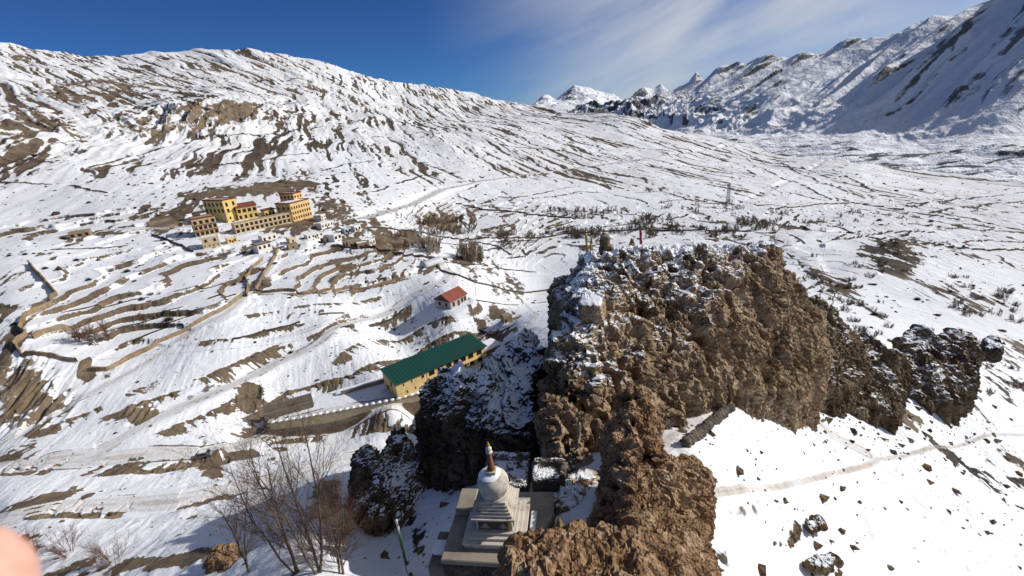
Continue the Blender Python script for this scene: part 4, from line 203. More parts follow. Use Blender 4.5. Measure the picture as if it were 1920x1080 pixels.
def ground_mat(name, fine, coarse, rock_ramp, snow=(0.80, 0.815, 0.84), soft=0.10, amp=0.7, bump=0.5, bd=0.4):
    m, t, b = new_mat(name); geo = N(t, 'ShaderNodeNewGeometry'); P_ = geo.outputs['Position']
    A = {k: N(t, 'ShaderNodeAttribute', attribute_name=k).outputs['Fac'] for k in ('bare', 'road', 'dark')}
    nf = noise(t, fine, 5, 0.65, P_); nc = noise(t, coarse, 4, 0.6, P_)
    v = mth(t, 'ADD', A['bare'], mth(t, 'MULTIPLY', mth(t, 'SUBTRACT', nf.outputs['Fac'], 0.5), amp))
    mask = N(t, 'ShaderNodeMapRange', interpolation_type='SMOOTHSTEP', inp={'From Min': 0.5-soft, 'From Max': 0.5+soft}); t.links.new(v, mask.inputs['Value'])
    cr = ramp(t, rock_ramp, mth(t, 'ADD', mth(t, 'MULTIPLY', nc.outputs['Fac'], 0.6), mth(t, 'SUBTRACT', mth(t, 'MULTIPLY', nf.outputs['Fac'], 0.5), mth(t, 'MULTIPLY', A['dark'], 0.32))))
    sn = ramp(t, [(0.3, [c*0.93 for c in snow]), (0.7, snow)], nc.outputs['Fac'])
    rd = ramp(t, [(0.3, (0.30, 0.26, 0.21)), (0.7, (0.55, 0.50, 0.44))], nf.outputs['Fac'])
    m1 = N(t, 'ShaderNodeMixRGB'); t.links.new(A['road'], m1.inputs[0]); t.links.new(sn.outputs[0], m1.inputs[1]); t.links.new(rd.outputs[0], m1.inputs[2])
    m2 = N(t, 'ShaderNodeMixRGB'); t.links.new(mask.outputs[0], m2.inputs[0]); t.links.new(m1.outputs[0], m2.inputs[1]); t.links.new(cr.outputs[0], m2.inputs[2])
    t.links.new(m2.outputs[0], b.inputs['Base Color'])
    bp = N(t, 'ShaderNodeBump', inp={'Strength': bump, 'Distance': bd}); t.links.new(mth(t, 'ADD', nf.outputs['Fac'], mth(t, 'MULTIPLY', mask.outputs[0], -0.35)), bp.inputs['Height']); t.links.new(bp.outputs[0], b.inputs['Normal'])
    return m
M_ground = ground_mat('snowy_ground', 1.1, 0.10, [(0.25, (0.035, 0.03, 0.026)), (0.45, (0.115, 0.085, 0.058)), (0.62, (0.19, 0.142, 0.092)), (0.85, (0.30, 0.235, 0.16))])
M_far = ground_mat('snowy_mountain', 0.012, 0.002, [(0.2, (0.06, 0.064, 0.075)), (0.5, (0.12, 0.12, 0.125)), (0.85, (0.22, 0.21, 0.20))], bump=0.7, bd=40.0, amp=0.8)
# ---------------------------------------------------------------- main terrain: hillside, valley floor and the slopes round the crag
AZ0, AZ1 = R(-64), R(64)
base = Base(TPS(GROUND), AZ0, AZ1, math.log(12), math.log(3300))
_cr = np.array(CREST)
def unif(v, k=2.6): return 0.5+0.5*np.tanh(v*k)
def poly_dist(x, y, P_):
    """distance to a polyline, arc length of the nearest point, interpolated index"""
    best = np.full(x.shape, 1e9); S = np.zeros(x.shape); acc = 0.0; side = np.zeros(x.shape)
    for (ax, ay), (bx, by) in zip(P_[:-1], P_[1:]):
        dx, dy = bx-ax, by-ay; L = math.hypot(dx, dy)+1e-9; t = np.clip(((x-ax)*dx+(y-ay)*dy)/(L*L), 0, 1)
        d = np.hypot(x-ax-t*dx, y-ay-t*dy); k = d < best; best[k] = d[k]; S[k] = (acc+t*L)[k]
        side[k] = np.sign((x-ax)*dy-(y-ay)*dx)[k]; acc += L
    return best, S, side
def base_z(x, y):
    r = np.hypot(x, y); a = np.arctan2(x, y); rc = np.interp(a, _cr[:, 0], _cr[:, 1]); ov = np.maximum(0, r-rc*1.01)
    return base.z(np.where(r > rc*1.02, x*rc*1.02/r, x), np.where(r > rc*1.02, y*rc*1.02/r, y))-0.32*ov
def blob(x, y, e):
    cx, cy, a, b, c, d, Rm = e[:7]; w = np.zeros(x.shape); k = (np.abs(x-cx) < Rm) & (np.abs(y-cy) < Rm)
    if k.any():
        u = a*(x[k]-cx)+b*(y[k]-cy); v = c*(x[k]-cx)+d*(y[k]-cy); w[k] = np.exp(-0.9*(u*u+v*v)**1.5)
    return w
def box_mask(x, y, P_, mg):
    q = np.array(P_); return (x > q[:, 0].min()-mg) & (x < q[:, 0].max()+mg) & (y > q[:, 1].min()-mg) & (y < q[:, 1].max()+mg)
def drain(x, y, wx, fn):
    """a noise field stretched down the fall line, which swings from south-east on the left hill to south farther right"""
    w = sstep(-900, -250, x); v = 0
    for (fx, fy), ww in (((0.74, -0.67), 1-w), ((0.30, -0.954), w)):
        v = v+ww*fn(-x*fy+y*fx+wx, x*fx+y*fy+wx)
    return v/np.sqrt(w*w+(1-w)**2)
def terrain(x, y, full=True):
    """height, bare, road, dark at ground points x, y (1-D arrays)"""
    r = np.hypot(x, y); z = base_z(x, y)
    far = sstep(150, 900, r); hillw = sstep(-60, 40, z)*far + 0.35*far
    wx = fbm(x/90, y/90, 5, 3)*13*sstep(60, 400, r)
    gl = drain(x, y, wx, lambda ac, al: ridged(ac/13, al/210, 21, 3, 0.5))              # rills down the hillside
    gb = drain(x, y, wx, lambda ac, al: ridged(ac/120, al/480, 33, 3, 0.5))
    z = z+fbm(x/70, y/70, 3, 5)*(0.5+3.2*far)+gl*2.4*np.clip(hillw, 0, 1.1)+gb*9*np.clip(hillw, 0, 1)*sstep(400, 1000, r)
    near = 1-sstep(60, 160, r); z = z+fbm(x/9, y/9, 8, 4)*(0.35+0.35*near)+near*(fbm(x/2.2, y/3.4, 14, 3)*0.10+ridged(x/4.5+fbm(x/6, y/6, 15, 2), y/9, 16, 2)*0.16)
    mid = sstep(55, 80, r)*(1-sstep(190, 300, r)); z = z+mid*0.13*(1-sstep(-5, 15, x))*drain(x, y, wx*.1, lambda ac, al: ridged(ac/1.7, al/11, 151, 3, 0.5))
    for e in FLUTES:                                                          # earth cliffs cut into upright ribs by melt water
        w = np.clip(blob(x, y, e)*1.6, 0, 1); k = w > 0.02
        if k.any(): z[k] += w[k]*e[7]*drain(x[k], y[k], wx[k], lambda ac, al: ridged(ac/e[8], al/(e[8]*7), 161, 3, 0.5))
    # terraced fields: flat treads with steep earth risers
    ter = np.zeros(x.shape)
    for e in TERR:
        w = np.clip(blob(x, y, e)*2.2, 0, 1)*e[7]
        k = w > 0.02
        if not k.any(): continue
        st = e[8]; q = (z[k]+fbm(x[k]/38, y[k]/38, 41, 3)*st*1.0+fbm(x[k]/7, y[k]/7, 44, 2)*st*0.10)/st; fl = np.floor(q); fr = q-fl
        ze = (sstep(0.80, 0.97, fr)-fr)*st+0.12*fr*st
        z[k] += ze*w[k]; ter[k] = np.maximum(ter[k], sstep(0.76, 0.85, fr)*(1-sstep(0.985, 1.0, fr)*0.4)*w[k]*(0.12+0.95*unif(fbm(x[k]/14, y[k]/14, 71, 3))))
    # roads and tracks: benches cut level across the slope
    road = np.zeros(x.shape); edge = np.zeros(x.shape)
    for nm, wd, tone, P_ in ROADS:
        k = box_mask(x, y, P_, wd*3)
        if not k.any(): continue
        d, s, _ = poly_dist(x[k], y[k], P_); pts = np.array(P_); L0 = np.concatenate([[0], np.cumsum(np.hypot(*np.diff(pts, axis=0).T))]); L = np.linspace(0, L0[-1], 80); zz = base_z(np.interp(L, L0, pts[:, 0]), np.interp(L, L0, pts[:, 1]))
        d = d+fbm(s/6, s*0, 91, 2)*wd*0.12; w = (1-sstep(wd*0.45, wd*1.3+0.8, d))*(0.9 if wd > 3.5 else 0.3); zr = np.interp(s, L, zz); z[k] = z[k]*(1-w)+w*zr
        ed = np.exp(-((d-wd*0.60)/(0.16+wd*0.045))**2)*(0.25+0.85*unif(fbm(s/9, s*0+wd, 97, 3))); edge[k] = np.maximum(edge[k], ed*(wd > 1.5)); rut = 0.8+0.2*np.cos(d/wd*14)*(d < wd*0.5); road[k] = np.maximum(road[k], (1-sstep(wd*0.42, wd*0.55, d))*tone*(0.6+0.7*unif(fbm(s/5, d/1.0, 95, 3)))*rut)
    # the levelled yard of the green roofed building, and small building pads
    Y = P['yard']+[P['yard'][0]]; k = box_mask(x, y, Y, 6)
    if k.any():
        d, _, _ = poly_dist(x[k], y[k], Y); ins = np.zeros(d.shape, bool)
        for (ax, ay), (bx, by) in zip(Y[:-1], Y[1:]):
            c = ((ay > y[k]) != (by > y[k])) & (x[k] < (bx-ax)*(y[k]-ay)/(by-ay+1e-9)+ax); ins ^= c
        w = np.where(ins, 1.0, 1-sstep(0.0, 1.6, d)); z[k] = z[k]*(1-w)+w*(-74.3)
    for cx_, cy_, rad, zz in PADS:
        d = np.hypot(x-cx_, y-cy_); k = d < rad*1.6
        if k.any(): w = 1-sstep(rad, rad*1.6, d[k]); z[k] = z[k]*(1-w)+w*zz
    if not full: return z
    b = 0.02+0.12*sstep(90, 250, r)*(1-sstep(0.2, 0.7, np.arctan2(x, y))*0.6)+0.175*far+0.14*np.clip(hillw, 0, 1)
    dark = 0.25+0.25*far; bk = np.zeros(x.shape)
    for e in PATCH:
        w = blob(x, y, e); b = np.where(w > 0, np.maximum(b, b*(1-w)+w*(e[7]-0.12*e[7]*far)), b); dark = dark*(1-w)+w*e[8]
    for hw, st, dk, P_ in BANKS:
        k = box_mask(x, y, P_, hw*2.2)
        if not k.any(): continue
        d, s, sd_ = poly_dist(x[k], y[k], P_); i = len(P_)//2; (ax, ay), (bx, by) = P_[i-1], P_[i]; L = math.hypot(bx-ax, by-ay); mx_, my_ = (ax+bx)/2, (ay+by)/2
        nx, ny = (by-ay)/L, -(bx-ax)/L; e1, e2 = base_z(np.array([mx_+nx*3, mx_-nx*3]), np.array([my_+ny*3, my_-ny*3])); dn = d*sd_*(1 if e1 < e2 else -1)      # positive downhill
        sc = max(1.1, hw*0.30); ff = fbm(x[k]/(sc*.7), y[k]/(sc*.7), 108, 3)
        nn = unif(0.9*fbm(s/sc*0.9+ff*.35+1.3*fbm(s/(sc*5), s*0, 109, 2), d/(hw*4), 101, 4, 0.62)+0.4*fbm(s/(sc*4), s*0+3, 111, 2), 3.0); pres = unif(fbm(s/(hw*3.2), s*0, 104, 2), 2.2)
        lim = hw*(0.08+1.45*nn*nn); t_ = np.where(dn > 0, dn/lim, -dn/(hw*0.22))+ff*0.35
        v = (1-sstep(0.75, 1.1, t_))*sstep(1.0-st-0.12, 1.0-st+0.22, 0.55*nn+0.6*pres-0.1)
        bk[k] = np.maximum(bk[k], v); z[k] += v*(0.16*hw*(nn-0.5)-hw*0.05); dark[k] = dark[k]*(1-v)+v*(dk*0.8+0.25*ff)
    for wl, st, P_ in LINES:                                                    # thin field edges, ditches and old tracks
        k = box_mask(x, y, P_, wl*4)
        if not k.any(): continue
        d, s, _ = poly_dist(x[k]+fbm(x[k]/9, y[k]/9, 131, 2)*wl*0.9, y[k]+fbm(x[k]/9, y[k]/9, 133, 2)*wl*0.9, P_)
        v = (1-sstep(wl*0.35, wl*0.75, d))*sstep(-0.45, 0.05, fbm(s/(wl*7), s*0+len(P_), 135, 3))*st; bk[k] = np.maximum(bk[k], v); z[k] += v*wl*0.25; dark[k] = dark[k]*(1-v)+v*0.75
    sn = 0.55*gl+0.45*drain(x, y, wx, lambda ac, al: fbm(ac/5, al/55, 55, 4, 0.6)*(1-far)+far*fbm(ac/7.5, al/150, 57, 3, 0.6))*1.7
    fine = fbm(x/(2.2+4*far), y/(2.2+22*far), 61, 4, 0.6)
    iso = fbm(x/(16+40*far), y/(16+90*far), 66, 4, 0.6)
    hw_ = np.clip(0.35+far, 0, 1); b = b+0.16*far*fbm(x/170, y/260, 141, 3)
    n = unif(sn*1.3*hw_+iso*(1.1-hw_*0.9)+fine*(0.75-0.3*far), 1.75)
    bare = 0.5+(b-n)*1.9
    bare = np.maximum(bare, bk*1.1); bare = np.maximum(bare, ter*0.95+fine*0.35*(ter > 0.02))
    road = np.maximum(road, 0.30*unif(iso*0.8+fine*0.4)*np.clip(far+0.12, 0, 1)); bare = np.maximum(bare, 0.1+0.62*edge)
    bare = np.where(road > 0.32, np.minimum(bare, 0.25+0.5*sstep(0.6, 0.95, road)), bare)
    return z, np.clip(bare, -0.6, 1.5), np.clip(road, 0, 1), np.clip(dark, -0.5, 1)
def ground(x, y):
    return float(terrain(np.array([float(x)]), np.array([float(y)]), False)[0])
def build_terrain():
    na, nr = (1450, 1400) if not QUICK else (620, 560)
    a = np.linspace(AZ0, AZ1, na); rc = np.interp(a, _cr[:, 0], _cr[:, 1])*1.22
    # rows packed closer over the terraced fields
    uu = np.linspace(0, 1, 4000); rm = 14*np.exp(uu*math.log(2200/14)); cd = np.concatenate([[0], np.cumsum(1+1.3*((rm > 90) & (rm < 420)))[:-1]]); t = np.interp(np.linspace(0, cd[-1], nr), cd, uu); t[-1] = 1
    u = math.log(14)+(np.log(rc)[:, None]-math.log(14))*t[None, :]
    rr = np.exp(u); x = (rr*np.sin(a)[:, None]).ravel(); y = (rr*np.cos(a)[:, None]).ravel()
    z, bare, road, dark = terrain(x, y)
    # steep ground sheds snow
    Z = z.reshape(na, nr); dzr = np.gradient(Z, axis=1)/np.gradient(rr, axis=1); dza = np.gradient(Z, axis=0)/(rr*(a[1]-a[0])); sl = np.hypot(dzr, dza).ravel()
    bare = np.maximum(bare, 0.5+(sl-1.15-0.7*(1-sstep(90, 200, rr.ravel())))*0.8)
    me = np_mesh('terrain', np.stack([x, y, z], 1), grid_faces(na, nr)[:, ::-1], True, {'bare': bare, 'road': road, 'dark': dark})
    tag(link('terrain', me, M_ground), kind='structure')
QUICK = False
build_terrain()
# ---------------------------------------------------------------- the high range across the river and the snow peak behind
def far_sheet(name, pts, crest, az, r0, na, nr, detail, smooth=1e-6, k=2.5):
    crest = np.array(crest); tps = TPS(pts, smooth); a = np.linspace(az[0], az[1], na); rc = np.interp(a, crest[:, 0], crest[:, 1])
    t = np.linspace(0, 1, nr)**0.9; rr = np.exp(math.log(r0)+(np.log(rc*1.12)[:, None]-math.log(r0))*t[None, :]); A = np.repeat(a[:, None], nr, 1)
    rq = np.minimum(rr, rc[:, None]); z = tps.tan(A, np.log(rq))*rq-np.maximum(0, rr-rc[:, None])*0.55
    x = rr*np.sin(A); y = rr*np.cos(A); z, bare, dark = detail(x, y, z, rr/rc[:, None])
    dr = np.gradient(z, axis=1)/np.gradient(rr, axis=1); da = np.gradient(z, axis=0)/(rr*(a[1]-a[0])); sl = np.hypot(dr, da); bare = bare+np.clip((sl-0.95)*0.55, -0.12, 0.5)      # the steepest faces stay bare
    me = np_mesh(name, np.stack([x.ravel(), y.ravel(), z.ravel()], 1), grid_faces(na, nr)[:, ::-1], True, {'bare': bare.ravel(), 'road': np.zeros(bare.size), 'dark': dark.ravel()})
    return tag(link(name, me, M_far), kind='structure')
def range_detail(x, y, z, q):
    s = sstep(0.50, 0.70, q); top = 1-(0.45+0.3*sstep(1500, 2500, x))*sstep(0.96, 1.0, q); w = fbm(x/700, y/700, 3, 3)*120
    xr = sstep(1500, 2500, x)                                      # long straight ribs on the near flank, broken crags farther left
    ac = y*0.93-x*0.36; al = x*0.93+y*0.36
    rib = ridged((ac+w)/430, al/2600, 7, 3, 0.45); rb2 = ridged((ac+w*.6)/150, al/1300, 13, 3, 0.5); cr_ = ridged(x/620+w/300, y/620, 19, 5, 0.58); cl = ridged(x/210, y/210, 27, 4, 0.6)
    z = z+s*top*(xr*(rib*125+rb2*34+cl*9)+(1-xr)*(cr_*230+cl*26))+fbm(x/150, y/150, 29, 4)*9*(0.3+s)
    low = sstep(0.22, 0.34, q)*(1-sstep(0.46, 0.60, q)); lr = ridged((x*0.5+y*0.86)/190, (x*0.86-y*0.5)/520, 61, 4, 0.55); z = z+low*(lr*26+fbm(x/260, y/260, 12, 3)*24)
    n = xr*(0.9*fbm((ac+w*.6)/52, al/520, 71, 4, 0.62)-0.45*rb2-0.25*rib)+(1-xr)*(0.5*fbm(x/70, y/70, 77, 4, 0.6)-0.55*cl-0.3*cr_+0.5*fbm((z+x*.15)/38, x/420, 79, 3))
    b = 0.02+0.12*s+0.12*(1-xr)*s+0.30*low*sstep(-0.25, 0.35, lr+fbm(x/220, y/90, 5, 3))
    n = unif(n*(1-low)+low*(fbm(x/70, y/24, 83, 4)-0.4*lr), 1.7)
    return z, 0.5+(b-n)*1.7, 0.15+0.45*low+0*n
def peak_detail(x, y, z, q):
    s = sstep(0.78, 0.9, q); r2 = ridged(x/900, y/900, 23, 5, 0.55)
    z = z+s*r2*120*(1-0.6*sstep(0.97, 1.0, q))+fbm(x/300, y/300, 9, 4)*30*s
    n = fbm(x/220, y/420, 3, 4, 0.6)+0.5*r2
    return z, 0.5+(0.22+0.15*(1-sstep(0.9, 0.99, q))-unif(n, 1.8))*1.6, 0.2+0*n
far_sheet('mountain_range', RANGE, RANGE_CREST, (R(8), R(64)), 1050, 900, 520, range_detail)
far_sheet('snow_peak', PEAK, PEAK_CREST, (R(-2), R(20)), 8800, 420, 160, peak_detail)
# ---------------------------------------------------------------- rock masses
def _h3(ix, iy, iz, s):
    h = (ix*374761393+iy*668265263+iz*2147483647+s*1274126177) & 0xFFFFFFFF
    h = ((h ^ (h >> 13))*1274126177) & 0xFFFFFFFF
    h = ((h ^ (h >> 15))*668265263) & 0xFFFFFFFF
    return ((h ^ (h >> 16)) & 0xFFFF)/65535.0
def vnoise3(p, s=0):
    i = np.floor(p).astype(np.int64); f = p-i; f = f*f*(3-2*f); v = 0
    for a in (0, 1):
        for b in (0, 1):
            for c in (0, 1):
                wt_ = (f[:, 0] if a else 1-f[:, 0])*(f[:, 1] if b else 1-f[:, 1])*(f[:, 2] if c else 1-f[:, 2])
                v = v+wt_*_h3(i[:, 0]+a, i[:, 1]+b, i[:, 2]+c, s)
    return v*2-1
def fbm3(p, s=0, o=4, g=0.5):
    v = 0; a = 1; t = 0
    for k in range(o): v = v+a*vnoise3(p, s+k*13); t += a; a *= g; p = p*2.07+3.7
    return v/t
def cell3(p, s=0):
    """distance to the nearest and second nearest scattered point"""
    i = np.floor(p).astype(np.int64); d1 = np.full(len(p), 9.0); d2 = np.full(len(p), 9.0)
    for a in (-1, 0, 1):
        for b in (-1, 0, 1):
            for c in (-1, 0, 1):
                q = i+np.array([a, b, c]); o = np.stack([_h3(q[:, 0], q[:, 1], q[:, 2], s+k) for k in (1, 2, 3)], 1)
                d = np.linalg.norm(q+o-p, axis=1); m = d < d1; d2 = np.where(m, d1, np.minimum(d2, d)); d1 = np.where(m, d, d1)
    return d1, d2
def hull_union(chunks, voxel, keep_mods=False):
    bm = bmesh.new()
    for ch in chunks:
        vs = [bm.verts.new(p) for p in ch]; r = bmesh.ops.convex_hull(bm, input=vs)
        bmesh.ops.delete(bm, geom=[g for g in r['geom_interior'] if isinstance(g, bmesh.types.BMVert)], context='VERTS')
    me = bpy.data.meshes.new('tmp'); bm.to_mesh(me); bm.free(); ob = bpy.data.objects.new('tmp', me); col.objects.link(ob)
    md = ob.modifiers.new('r', 'REMESH'); md.mode = 'VOXEL'; md.voxel_size = voxel*2.2
    md2 = ob.modifiers.new('s', 'SMOOTH'); md2.factor = 0.5; md2.iterations = 6
    md3 = ob.modifiers.new('r2', 'REMESH'); md3.mode = 'VOXEL'; md3.voxel_size = voxel
    dg = bpy.context.evaluated_depsgraph_get(); m2 = bpy.data.meshes.new_from_object(ob.evaluated_get(dg)); bpy.data.objects.remove(ob); bpy.data.meshes.remove(me)
    return m2
def mesh_arrays(me):
    v = np.empty(len(me.vertices)*3, np.float32); me.vertices.foreach_get('co', v); n = np.empty(len(me.vertices)*3, np.float32); me.vertices.foreach_get('normal', n)
    return v.reshape(-1, 3).astype(float), n.reshape(-1, 3).astype(float)
def rock_mat(name, cols, snow_bias=0.0, cell=1.6, snow_col=(0.80, 0.815, 0.84)):
    m, t, b = new_mat(name); geo = N(t, 'ShaderNodeNewGeometry'); P_ = geo.outputs['Position']
    n1 = noise(t, 0.35, 4, 0.6, P_); n2 = noise(t, 2.6, 5, 0.65, P_); vo = N(t, 'ShaderNodeTexVoronoi', feature='F1', inp={'Scale': cell*2.2}); t.links.new(P_, vo.inputs['Vector'])
    vc = N(t, 'ShaderNodeSeparateColor'); t.links.new(vo.outputs['Color'], vc.inputs[0])
    fac = mth(t, 'ADD', mth(t, 'ADD', mth(t, 'MULTIPLY', n1.outputs['Fac'], 0.75), mth(t, 'MULTIPLY', n2.outputs['Fac'], 0.5)), mth(t, 'SUBTRACT', mth(t, 'MULTIPLY', vc.outputs[0], 0.22), 0.24))
    sm_ = N(t, 'ShaderNodeMapping'); sm_.inputs['Scale'].default_value = (0.9, 0.9, 0.11); t.links.new(P_, sm_.inputs[0]); n3 = noise(t, 1.0, 4, 0.6, sm_.outputs[0]); n4 = noise(t, 0.09, 3, 0.5, P_)      # wash marks down the face, broad colour zones
    fac = mth(t, 'ADD', fac, mth(t, 'ADD', mth(t, 'MULTIPLY', mth(t, 'SUBTRACT', n3.outputs['Fac'], 0.5), 0.55), mth(t, 'MULTIPLY', mth(t, 'SUBTRACT', n4.outputs['Fac'], 0.5), 0.5)))
    cr = ramp(t, cols, fac)
    sx = N(t, 'ShaderNodeSeparateXYZ'); t.links.new(geo.outputs['Normal'], sx.inputs[0])
    s = N(t, 'ShaderNodeAttribute', attribute_name='snow').outputs['Fac']
    sv = mth(t, 'ADD', mth(t, 'ADD', s, mth(t, 'MULTIPLY', mth(t, 'SUBTRACT', n2.outputs['Fac'], 0.5), 0.35)), mth(t, 'ADD', mth(t, 'MULTIPLY', mth(t, 'SUBTRACT', sx.outputs['Z'], 0.55), 0.75), snow_bias))
    mk = N(t, 'ShaderNodeMapRange', interpolation_type='SMOOTHSTEP', inp={'From Min': 0.44, 'From Max': 0.56}); t.links.new(sv, mk.inputs['Value'])
    m2 = N(t, 'ShaderNodeMixRGB', inp={'Color2': tuple(snow_col)+(1,)}); t.links.new(mk.outputs[0], m2.inputs[0]); t.links.new(cr.outputs[0], m2.inputs[1]); t.links.new(m2.outputs[0], b.inputs['Base Color'])
    bp = N(t, 'ShaderNodeBump', inp={'Strength': 0.75, 'Distance': 0.16})
    hb = mth(t, 'MULTIPLY', mth(t, 'ADD', n2.outputs['Fac'], mth(t, 'MULTIPLY', vo.outputs['Distance'], -0.8)), mth(t, 'SUBTRACT', 1.0, mth(t, 'MULTIPLY', mk.outputs[0], 0.85)))
    t.links.new(hb, bp.inputs['Height']); t.links.new(bp.outputs[0], b.inputs['Normal'])
    b.inputs['Roughness'].default_value = 0.95; b.inputs['Specular IOR Level'].default_value = 0.05
    return m
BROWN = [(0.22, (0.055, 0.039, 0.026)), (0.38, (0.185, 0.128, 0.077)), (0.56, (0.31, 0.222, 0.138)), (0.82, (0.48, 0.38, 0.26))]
ORANGE = [(0.22, (0.06, 0.036, 0.02)), (0.40, (0.20, 0.118, 0.062)), (0.58, (0.32, 0.21, 0.125)), (0.82, (0.48, 0.37, 0.255))]
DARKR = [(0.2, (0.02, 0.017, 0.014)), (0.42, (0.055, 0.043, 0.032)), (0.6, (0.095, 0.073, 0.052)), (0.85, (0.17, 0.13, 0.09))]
M_crag = rock_mat('conglomerate_rock', BROWN); M_spine = rock_mat('orange_conglomerate_rock', ORANGE, -0.1, 2.4); M_drock = rock_mat('dark_and_shaded_rock', DARKR, 0.06); M_mud_rock = rock_mat('weathered_brown_rock', [(p, tuple(c*0.50 for c in q)) for p, q in BROWN], 0.0, 1.0)
def rock(name, chunks, mat, label, voxel, amp, sz, seed, snow=0.0, cat='rock', lump=1.0, flute=0.5, holes=0.0, snow_hi=None):
    me = hull_union(chunks, voxel if not QUICK else voxel*1.7); v, n = mesh_arrays(me)
    ax = np.array([sz*1.7, sz*1.7, sz*8.0]); vs_ = v*np.array([1, 1, 0.5]); wv = fbm3(v/(sz*2), seed+5, 2)[:, None]*0.5
    fin = 1-2*np.abs(vnoise3(v/ax+wv, seed)); fin2 = 1-2*np.abs(vnoise3(v/(ax*0.42)+wv, seed+2))       # upright fins with clefts between
    cl = sstep(0.10, 0.0, np.abs(vnoise3(v/(ax*1.3)+wv*0.6, seed+8)))                                   # narrow deep clefts
    med = fbm3(vs_/(sz*0.8)+wv, seed+3, 5, 0.58); rg = 1-2*np.abs(fbm3(vs_/(sz*0.5), seed+13, 3)*1.6)
    e1, e2 = cell3(v/(sz*0.22), seed+19); sel = sstep(0.05, 0.35, vnoise3(v/(sz*0.9), seed+23))
    led = np.sin(v[:, 2]/(sz*0.42)*6.28+4*vnoise3(v/(sz*2.2), seed+29))                                  # rough bedding ledges
    d = fin*amp*(0.55+0.6*flute)+fin2*amp*0.75*flute-cl*amp*0.8+med*amp*1.0+rg*amp*0.28+np.clip(0.55-e1, 0, 0.5)*amp*0.7*lump*sel+led*amp*0.10
    cr2 = sstep(0.07, 0.0, np.abs(vnoise3(v/np.array([sz*.55, sz*.55, sz*1.5])+wv*1.5, seed+61))); cr3 = sstep(0.06, 0.0, np.abs(vnoise3(v/np.array([sz*.8, sz*.8, sz*.45])+wv, seed+67)))      # cracks
    d -= cr2*amp*0.55+cr3*amp*0.35
    if holes: d -= sstep(0.30, 0.50, fbm3(vs_/(sz*0.7), seed+51, 2))*amp*holes
    v2 = v+n*d[:, None]*np.array([1, 1, 0.8])
    # ledges hold a little snow
    sn = snow+0.46*fbm3(v/(sz*1.5), seed+77, 3)+0.75*np.clip(n[:, 2]-0.5, -0.25, 0.5)
    if snow_hi is not None: sn = sn+snow_hi(v2)
    me.vertices.foreach_set('co', v2.astype(np.float32).ravel()); me.update()
    at = me.attributes.new('snow', 'FLOAT', 'POINT'); at.data.foreach_set('value', sn.astype(np.float32)); me.polygons.foreach_set('use_smooth', np.zeros(len(me.polygons), bool))
    c = v2.mean(0); c[2] = v2[:, 2].min(); me.transform(Matrix.Translation(-Vector(c))); me.name = name
    return tag(link(name, me, mat, None, c), label, cat)
crag = rock('rock_crag', ROCK['crag'], M_crag, 'huge brown conglomerate crag with a snowy flat top, beyond the white stupa', 0.15, 0.8, 1.8, 3, -0.13, 'crag', flute=0.65, holes=1.7, snow_hi=lambda v: 0.40*sstep(-24.5, -20.5, v[:, 2])+0.35*sstep(12, 8, v[:, 0])*sstep(-28, -24, v[:, 2]))  # first chunk is rock added to darken the shaded hollow beside the stupa
rock('rock_outcrop', ROCK['ravine'], M_drock, 'dark shaded outcrop with snow on its head in front of the green roofed building', 0.18, 1.1, 1.9, 11, -0.12, 'rock', snow_hi=lambda v: 0.35*sstep(-37, -33, v[:, 2]))  # rock colour darkened to carry the shade lying on this outcrop
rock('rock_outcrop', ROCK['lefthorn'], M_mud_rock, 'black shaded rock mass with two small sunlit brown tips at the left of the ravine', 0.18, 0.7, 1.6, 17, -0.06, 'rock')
rock('rock_spine', ROCK['spine'], M_spine, 'orange brown rock spine with a pointed tip in the foreground, right of the stupa', 0.075, 0.50, 1.05, 23, -0.34, 'rock', flute=0.75, holes=2.4)  # last chunk is an unseen block, added to shade the gap beside the stupa
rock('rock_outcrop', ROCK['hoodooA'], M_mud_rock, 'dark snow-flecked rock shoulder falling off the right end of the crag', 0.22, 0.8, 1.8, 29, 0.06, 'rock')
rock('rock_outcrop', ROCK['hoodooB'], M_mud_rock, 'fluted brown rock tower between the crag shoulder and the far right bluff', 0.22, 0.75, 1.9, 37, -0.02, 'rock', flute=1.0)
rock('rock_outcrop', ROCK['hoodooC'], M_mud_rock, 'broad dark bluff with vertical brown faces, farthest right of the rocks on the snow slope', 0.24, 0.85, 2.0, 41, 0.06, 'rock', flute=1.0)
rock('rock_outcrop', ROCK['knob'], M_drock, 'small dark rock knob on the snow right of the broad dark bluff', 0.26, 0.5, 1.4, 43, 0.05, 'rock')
for k_, lab in (('ledge_a', 'dark brown rock ledge poking through the lower right snow, nearest the orange spine'), ('ledge_b', 'small dark rock beside the ledge on the lower right snow'), ('ledge_c', 'dark rock ledge at the bottom edge of the snow slope'), ('ledge_d', 'brown rock beside the trodden path below the far right bluff')):
    rock('rock_ledge', ROCK[k_], M_mud_rock, lab, .1, .34, 1.0, 81+len(k_)+ord(k_[-1]), -.1, 'rock')
